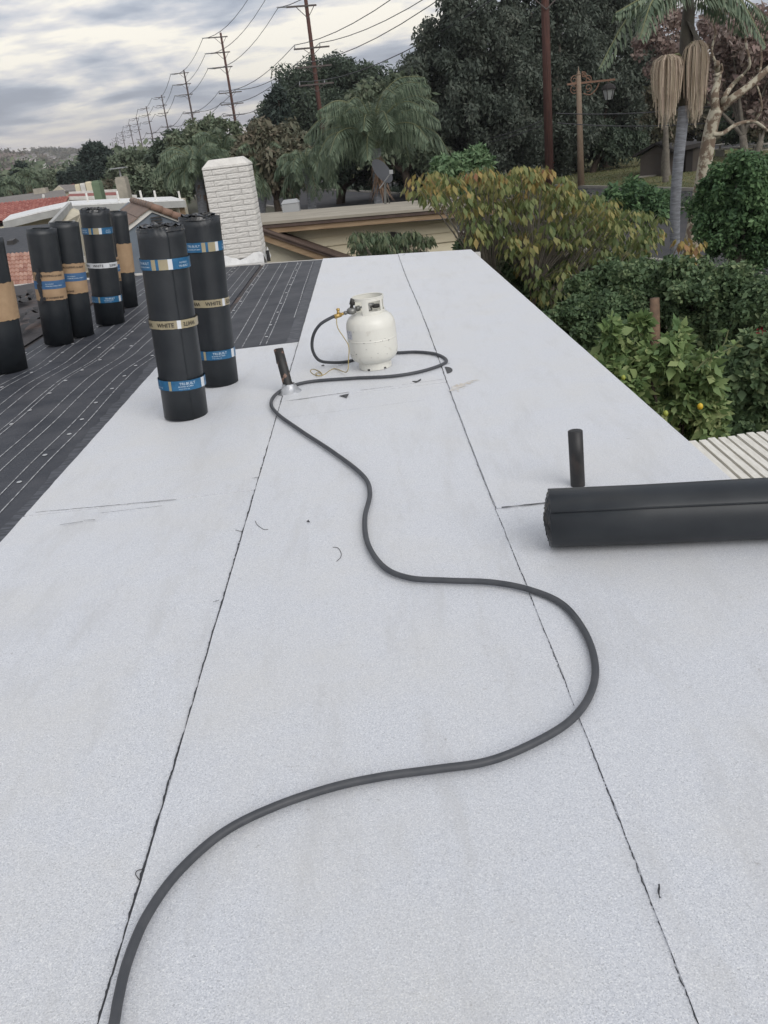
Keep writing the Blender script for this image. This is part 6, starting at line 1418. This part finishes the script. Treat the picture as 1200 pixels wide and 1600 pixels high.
# ------------------------------------------------------------------ hedges and garden plants on the right
TR('bright green clipped shrub behind the golden tree, right of the lamp', 975, 320, 34, [(960, 325, 22), (985, 318, 24), (1012, 322, 26), (940, 335, 20), (1032, 328, 22), (985, 345, 28), (1020, 350, 24), (950, 355, 24)], L_FICUS, 22000, .17, .085, 71, name='shrub', cat='shrub', trunk_r=.08, per=16, rel=.38)
TR('dark green rounded fig tree at the right photo edge above the hedge', 1160, 420, 17, [(1150, 290, 38), (1190, 300, 42), (1120, 320, 32), (1165, 335, 46), (1210, 350, 50), (1130, 355, 38), (1180, 385, 38), (1105, 300, 16), (1125, 385, 26)], L_FICUS, 46000, .085, .045, 72, name='fig_tree', trunk_r=.09, per=24, rel=.32, bark='grey', limbs=7, rand=.7)
t = bpy.data.objects.new
TR('round green pittosporum bush showing above the beige roof', 715, 330, 19, [(700, 268, 20), (725, 262, 20), (748, 250, 16), (715, 280, 24), (740, 275, 22), (690, 290, 20)], L_PITT, 15000, .12, .05, 73, name='pittosporum_bush', cat='bush', trunk_r=.06, per=18, rel=.30, rand=.5)
# dense hedge mass behind the lemon tree
TR('dark dense hedge bush between the lemon tree and the street', 940, 560, 10, [(930, 470, 46), (980, 460, 48), (900, 510, 40), (950, 520, 52), (1010, 490, 46), (1040, 450, 38), (880, 560, 34), (930, 580, 40), (860, 520, 26)], L_HEDGE, 60000, .055, .032, 74, name='hedge_bush', cat='bush', trunk_r=.05, per=26, rel=.28, limbs=6)
TR('dark tall bush in front of the fig tree trunks', 1100, 560, 9.5, [(1080, 470, 46), (1120, 460, 50), (1160, 480, 52), (1200, 500, 60), (1090, 530, 52), (1140, 550, 60), (1190, 580, 60), (1060, 430, 26), (1050, 500, 36)], L_HEDGE, 64000, .055, .032, 75, name='hedge_bush', cat='bush', trunk_r=.05, per=26, rel=.28, limbs=6)
TR('dark low bush right beside the patio cover', 1160, 660, 6.2, [(1150, 600, 50), (1190, 620, 60), (1200, 560, 50), (1170, 650, 40), (1130, 640, 36)], L_HEDGE, 34000, .055, .036, 76, name='hedge_bush', cat='bush', trunk_r=.04, per=20, rel=.30, limbs=6)
LT = TR('bright green lemon tree beside the roof edge with one yellow lemon', 1020, 680, 5.6, [(960, 560, 30), (990, 590, 44), (1040, 570, 34), (1030, 620, 52), (970, 630, 38), (1080, 600, 40), (1070, 650, 44), (1010, 670, 44), (930, 600, 28), (1100, 660, 36), (1000, 520, 12, 26), (1060, 540, 10, 26), (955, 525, 8, 24), (1090, 700, 36), (900, 590, 18)], L_LEMON, 17000, .068, .036, 77, name='lemon_tree', trunk_r=.05, per=16, rel=.34, limbs=9, bark='bark', rand=.8)
M_LEMONF = mat('lemon_skin', (0.62, 0.42, 0.03), 0.45); M_LEMONG = mat('green_lemon_skin', (0.32, 0.36, 0.06), 0.45)
def lemon(x, y, Y, m, r=.028):
    c = D(x, y, Y); mb = MB(); mb.lathe(c, [(.002, -r*1.25), (r*.35, -r*1.1), (r*.8, -r*.7), (r, 0), (r*.8, r*.7), (r*.35, r*1.05), (.002, r*1.2)], 12); mb.build('lemon', m, LT, smooth=True)
lemon(1094, 635, 5.05, M_LEMONF, .019); lemon(1040, 646, 5.1, M_LEMONG, .018); lemon(974, 590, 5.2, M_LEMONG, .015)
for k, pp in enumerate(([(1085, 580), (1110, 556), (1130, 540), (1138, 516)], [(1110, 556), (1140, 545), (1156, 532)], [(1100, 570), (1120, 550)])):
    P = spline([D(x, y, 5.3) for x, y in pp], 5); MB().tube(P, .004, 4).build('twig', M_FRONDSTEM, LT)
    n = 12; np.random.seed(k); q = np.array([P[int(i*(len(P)-1)/(n-1))] for i in range(n)]); a = np.random.normal(size=(n, 3)); cards('twig_leaves', q, a, np.random.normal(size=(n, 3)), .06, .034, L_LEMON, LT, kind='stuff')
# hibiscus flower
hf = D(1187, 518, 8.9); t = thing('hibiscus_flower', 'single red flower in the dark bush near the right photo edge', 'flower', hf); M_RED = mat('red_petal', (0.55, 0.04, 0.07), 0.5)
for k in range(5):
    a = 2*math.pi*k/5; d = Vector((math.cos(a), -.35, math.sin(a))).normalized(); s = Vector((-math.sin(a), 0, math.cos(a)))
    MB().quad(hf, hf+d*.035+s*.022, hf+d*.062+s*.01+Vector((0, -.01, 0)), hf+d*.062-s*.01, hf+d*.035-s*.022).build('petal', M_RED, t)
MB().tube([hf, hf+Vector((0, -.05, 0))], .004, 5).build('stamen', M_LEMONF, t)
# cut trunk standing in the hedge
b = D(1024, 640, 9.3); b.z = GZ; MB().tube([b, D(1024, 540, 9.3), D(1023, 466, 9.3)], [.06, .055, .052], 10).build('tree_stump', BARKS['dead'], smooth=True, label='tall cut reddish brown tree stump standing in the hedge', cat='tree stump')

# ------------------------------------------------------------------ golden autumn tree with drooping leaf clusters
def cluster_tree(lbl, base, spots, m, nleaf, L_, W_, seed, name='golden_tree', cat='tree', twig=M_FRONDSTEM, bark='bark', stems=10, cl_r=.16, hubs=6, tint=None, twigs=True, sub=None):
    rg = random.Random(seed); np.random.seed(seed); t = thing(name, lbl, cat, base); base = Vector(base)
    pos = []; ax = []; nr = []; rn = []; ll = []; mbt = MB()
    hb = [lerp(base, Vector(s[0]), .55)+Vector((rg.uniform(-.3, .3), rg.uniform(-.3, .3), rg.uniform(-.25, .1))) for s in rg.sample(spots, hubs)]
    mbk = MB()
    for h in hb: P = spline([base-Vector((0, 0, .1)), lerp(base, h, .5)+Vector((rg.uniform(-.15, .15), 0, 0)), h], 4); mbk.tube(P, [lerp(.034, .012, i/(len(P)-1)) for i in range(len(P))], 6)
    mbk.build('stems', BARKS[bark], t, kind='stuff')
    for (p, s, tn) in spots:
        p = Vector(p); h = min(hb, key=lambda q: (q-p).length)
        if twigs: mbt.tube(spline([h, lerp(h, p, .5)+Vector((0, 0, .06*(p-h).length)), p+Vector((0, 0, .03))], 3), [.011, .009, .007, .006, .005, .004, .003], 4)
        k = nleaf+rg.randint(-3, 3)
        for i in range(k):
            a = rg.uniform(0, 6.28); rr_ = s*math.sqrt(rg.random()); q = p+Vector((math.cos(a)*rr_, math.sin(a)*rr_, rg.uniform(-.35, .25)*s))
            d = Vector((math.cos(a)*.45, math.sin(a)*.45, -1+rg.uniform(-.3, .5))); pos.append(q); ax.append(d); nr.append(Vector((math.cos(a), math.sin(a), .4))+Vector((rg.uniform(-.6, .6), rg.uniform(-.6, .6), 0)))
            rn.append(min(1, max(0, tn+rg.uniform(-.22, .22)))); ll.append(rg.uniform(.7, 1.2))
    if twigs: mbt.build('twigs', BARKS['grey'], t, kind='stuff')
    ll = np.array(ll); cards('crown', np.array(pos), np.array(ax), np.array(nr), L_*ll, W_*ll, m, t, np.array(rn), fold=.06, kind='stuff'); return t
rg = random.Random(5); spots = []
import itertools
def inside(x, y, poly):
    c = False; n = len(poly)
    for i in range(n):
        x1, y1 = poly[i]; x2, y2 = poly[i-1]
        if (y1 > y) != (y2 > y) and x < (x2-x1)*(y-y1)/(y2-y1)+x1: c = not c
    return c
OUT = [(642, 268), (660, 262), (700, 275), (750, 262), (800, 258), (835, 262), (870, 262), (890, 285), (930, 300), (985, 325), (1030, 335), (1040, 360), (1020, 380), (1000, 400), (960, 410), (900, 400), (880, 440), (870, 490), (850, 470), (820, 430), (790, 390), (760, 380), (735, 370), (722, 330), (650, 300)]
k = 0
while k < 430:
    x, y = rg.uniform(640, 1040), rg.uniform(255, 500)
    if not inside(x, y, OUT): continue
    if y > 385 and rg.random() < .3: continue
    Y = 12.2+rg.uniform(-1.0, 1.6)+(x-800)*.003-(y-330)*.004
    tn = .28+.55*max(0, min(1, (340-y)/90))*rg.random()+rg.uniform(-.2, .3)
    spots.append((D(x, y, Y), rg.uniform(.10, .18), tn)); k += 1
for x, y in ((1072, 385), (1082, 395), (1066, 375), (1078, 408), (1090, 380), (895, 530), (886, 520)): spots.append((D(x, y, 12), .12, .75 if x > 1000 else .3))
cluster_tree('golden green autumn tree with drooping leaves beyond the right roof edge', on(850, 560, 12.3), spots, L_GOLD, 14, .125, .06, 81, hubs=26)
# bare twiggy stems inside, with a few hanging dry pods
sp2 = []
for k in range(70):
    x, y = rg.uniform(730, 1000), rg.uniform(380, 520)
    if x < 720+(y-390)*1.1: continue
    sp2.append((D(x, y, 12.6+rg.uniform(-.8, .8)), .05, rg.uniform(.6, 1)))
cluster_tree('twiggy grey shrub with few dry pods under the golden tree', on(900, 560, 12.8), sp2, L_BROWN, 5, .10, .022, 82, name='twiggy_shrub', cat='shrub', hubs=20)
TR('dark green undergrowth below the golden tree along the roof edge', 800, 560, 13.2, [(740, 405, 30), (775, 430, 34), (815, 440, 34), (780, 450, 36), (820, 480, 40), (870, 500, 40), (850, 440, 34), (900, 440, 34), (760, 385, 26), (960, 430, 30)], L_HEDGE, 42000, .07, .04, 83, name='undergrowth_bush', cat='bush', trunk_r=.04, per=20, rel=.3)
# small compound leaved tree before the beige siding
sp3 = [(D(rg.uniform(550, 670), rg.uniform(362, 402), 11.8+rg.uniform(-.5, .6)), rg.uniform(.07, .12), rg.uniform(.1, .55)) for k in range(120)]
sp3 = [s for s in sp3 if True]
cluster_tree('low green leafed shrub peeking over the far roof edge before beige siding', on(615, 470, 11.9), sp3, L_GREENY, 16, .10, .035, 84, name='leafy_shrub', cat='shrub', hubs=8)
# street verge plants: dark ground cover between the carriageways
cl = []
for k in range(60):
    y = rg.uniform(24, 110); cl.append((np.array([vx(17.9+rg.uniform(-.3, .3), y), y, -2.75]), np.array([.8, 1.4, .45])))
foliage('verge_plants', cl, 14000, .16, .08, L_DARK, None, kind='stuff', label='low dark planting between the two carriageways', cat='ground cover')
cl = []
for k in range(80):
    y = rg.uniform(9, 24); x = rg.uniform(1.8, vx(7.9, y)); cl.append((np.array([x, y, -2.75]), np.array([.6, .6, .35])))
foliage('ground_cover', cl, 22000, .09, .05, L_DARK, None, kind='stuff', label='dark ivy like ground cover in the side garden', cat='ground cover')
n = 26000; np.random.seed(3); yy = np.random.uniform(40, 75, n); vv = np.random.uniform(23, 45, n); pos = np.stack([vv-.35*(yy-23.5), yy, np.full(n, -2.83)], 1)
cards('grass_tufts', pos, np.stack([np.random.normal(0, .5, n), np.random.normal(0, .5, n), np.ones(n)], 1), runit(n), .07, .05, mat('grass_blade', (0.08, 0.11, 0.035), .8, rnd=[(0.07, 0.095, 0.03), (0.11, 0.13, 0.045), (0.19, 0.17, 0.07), (0.24, 0.20, 0.10)]), None, kind='stuff', label='grass and fallen leaves on the park lawn', cat='grass')

# ------------------------------------------------------------------ haze over the valley
mb = MB(); mb.box((-2990, -60, -14), (2990, 4100, 190)); hzm = bpy.data.materials.new('valley_haze'); hzm.use_nodes = True; nt = hzm.node_tree; nt.nodes.clear()
o_ = nt.nodes.new('ShaderNodeOutputMaterial'); v_ = nt.nodes.new('ShaderNodeVolumePrincipled'); v_.inputs['Density'].default_value = 0.00024; v_.inputs['Color'].default_value = (0.86, 0.86, 0.90, 1); v_.inputs['Anisotropy'].default_value = 0.2
nt.links.new(v_.outputs[0], o_.inputs['Volume']); mb.build('haze', hzm, kind='stuff')
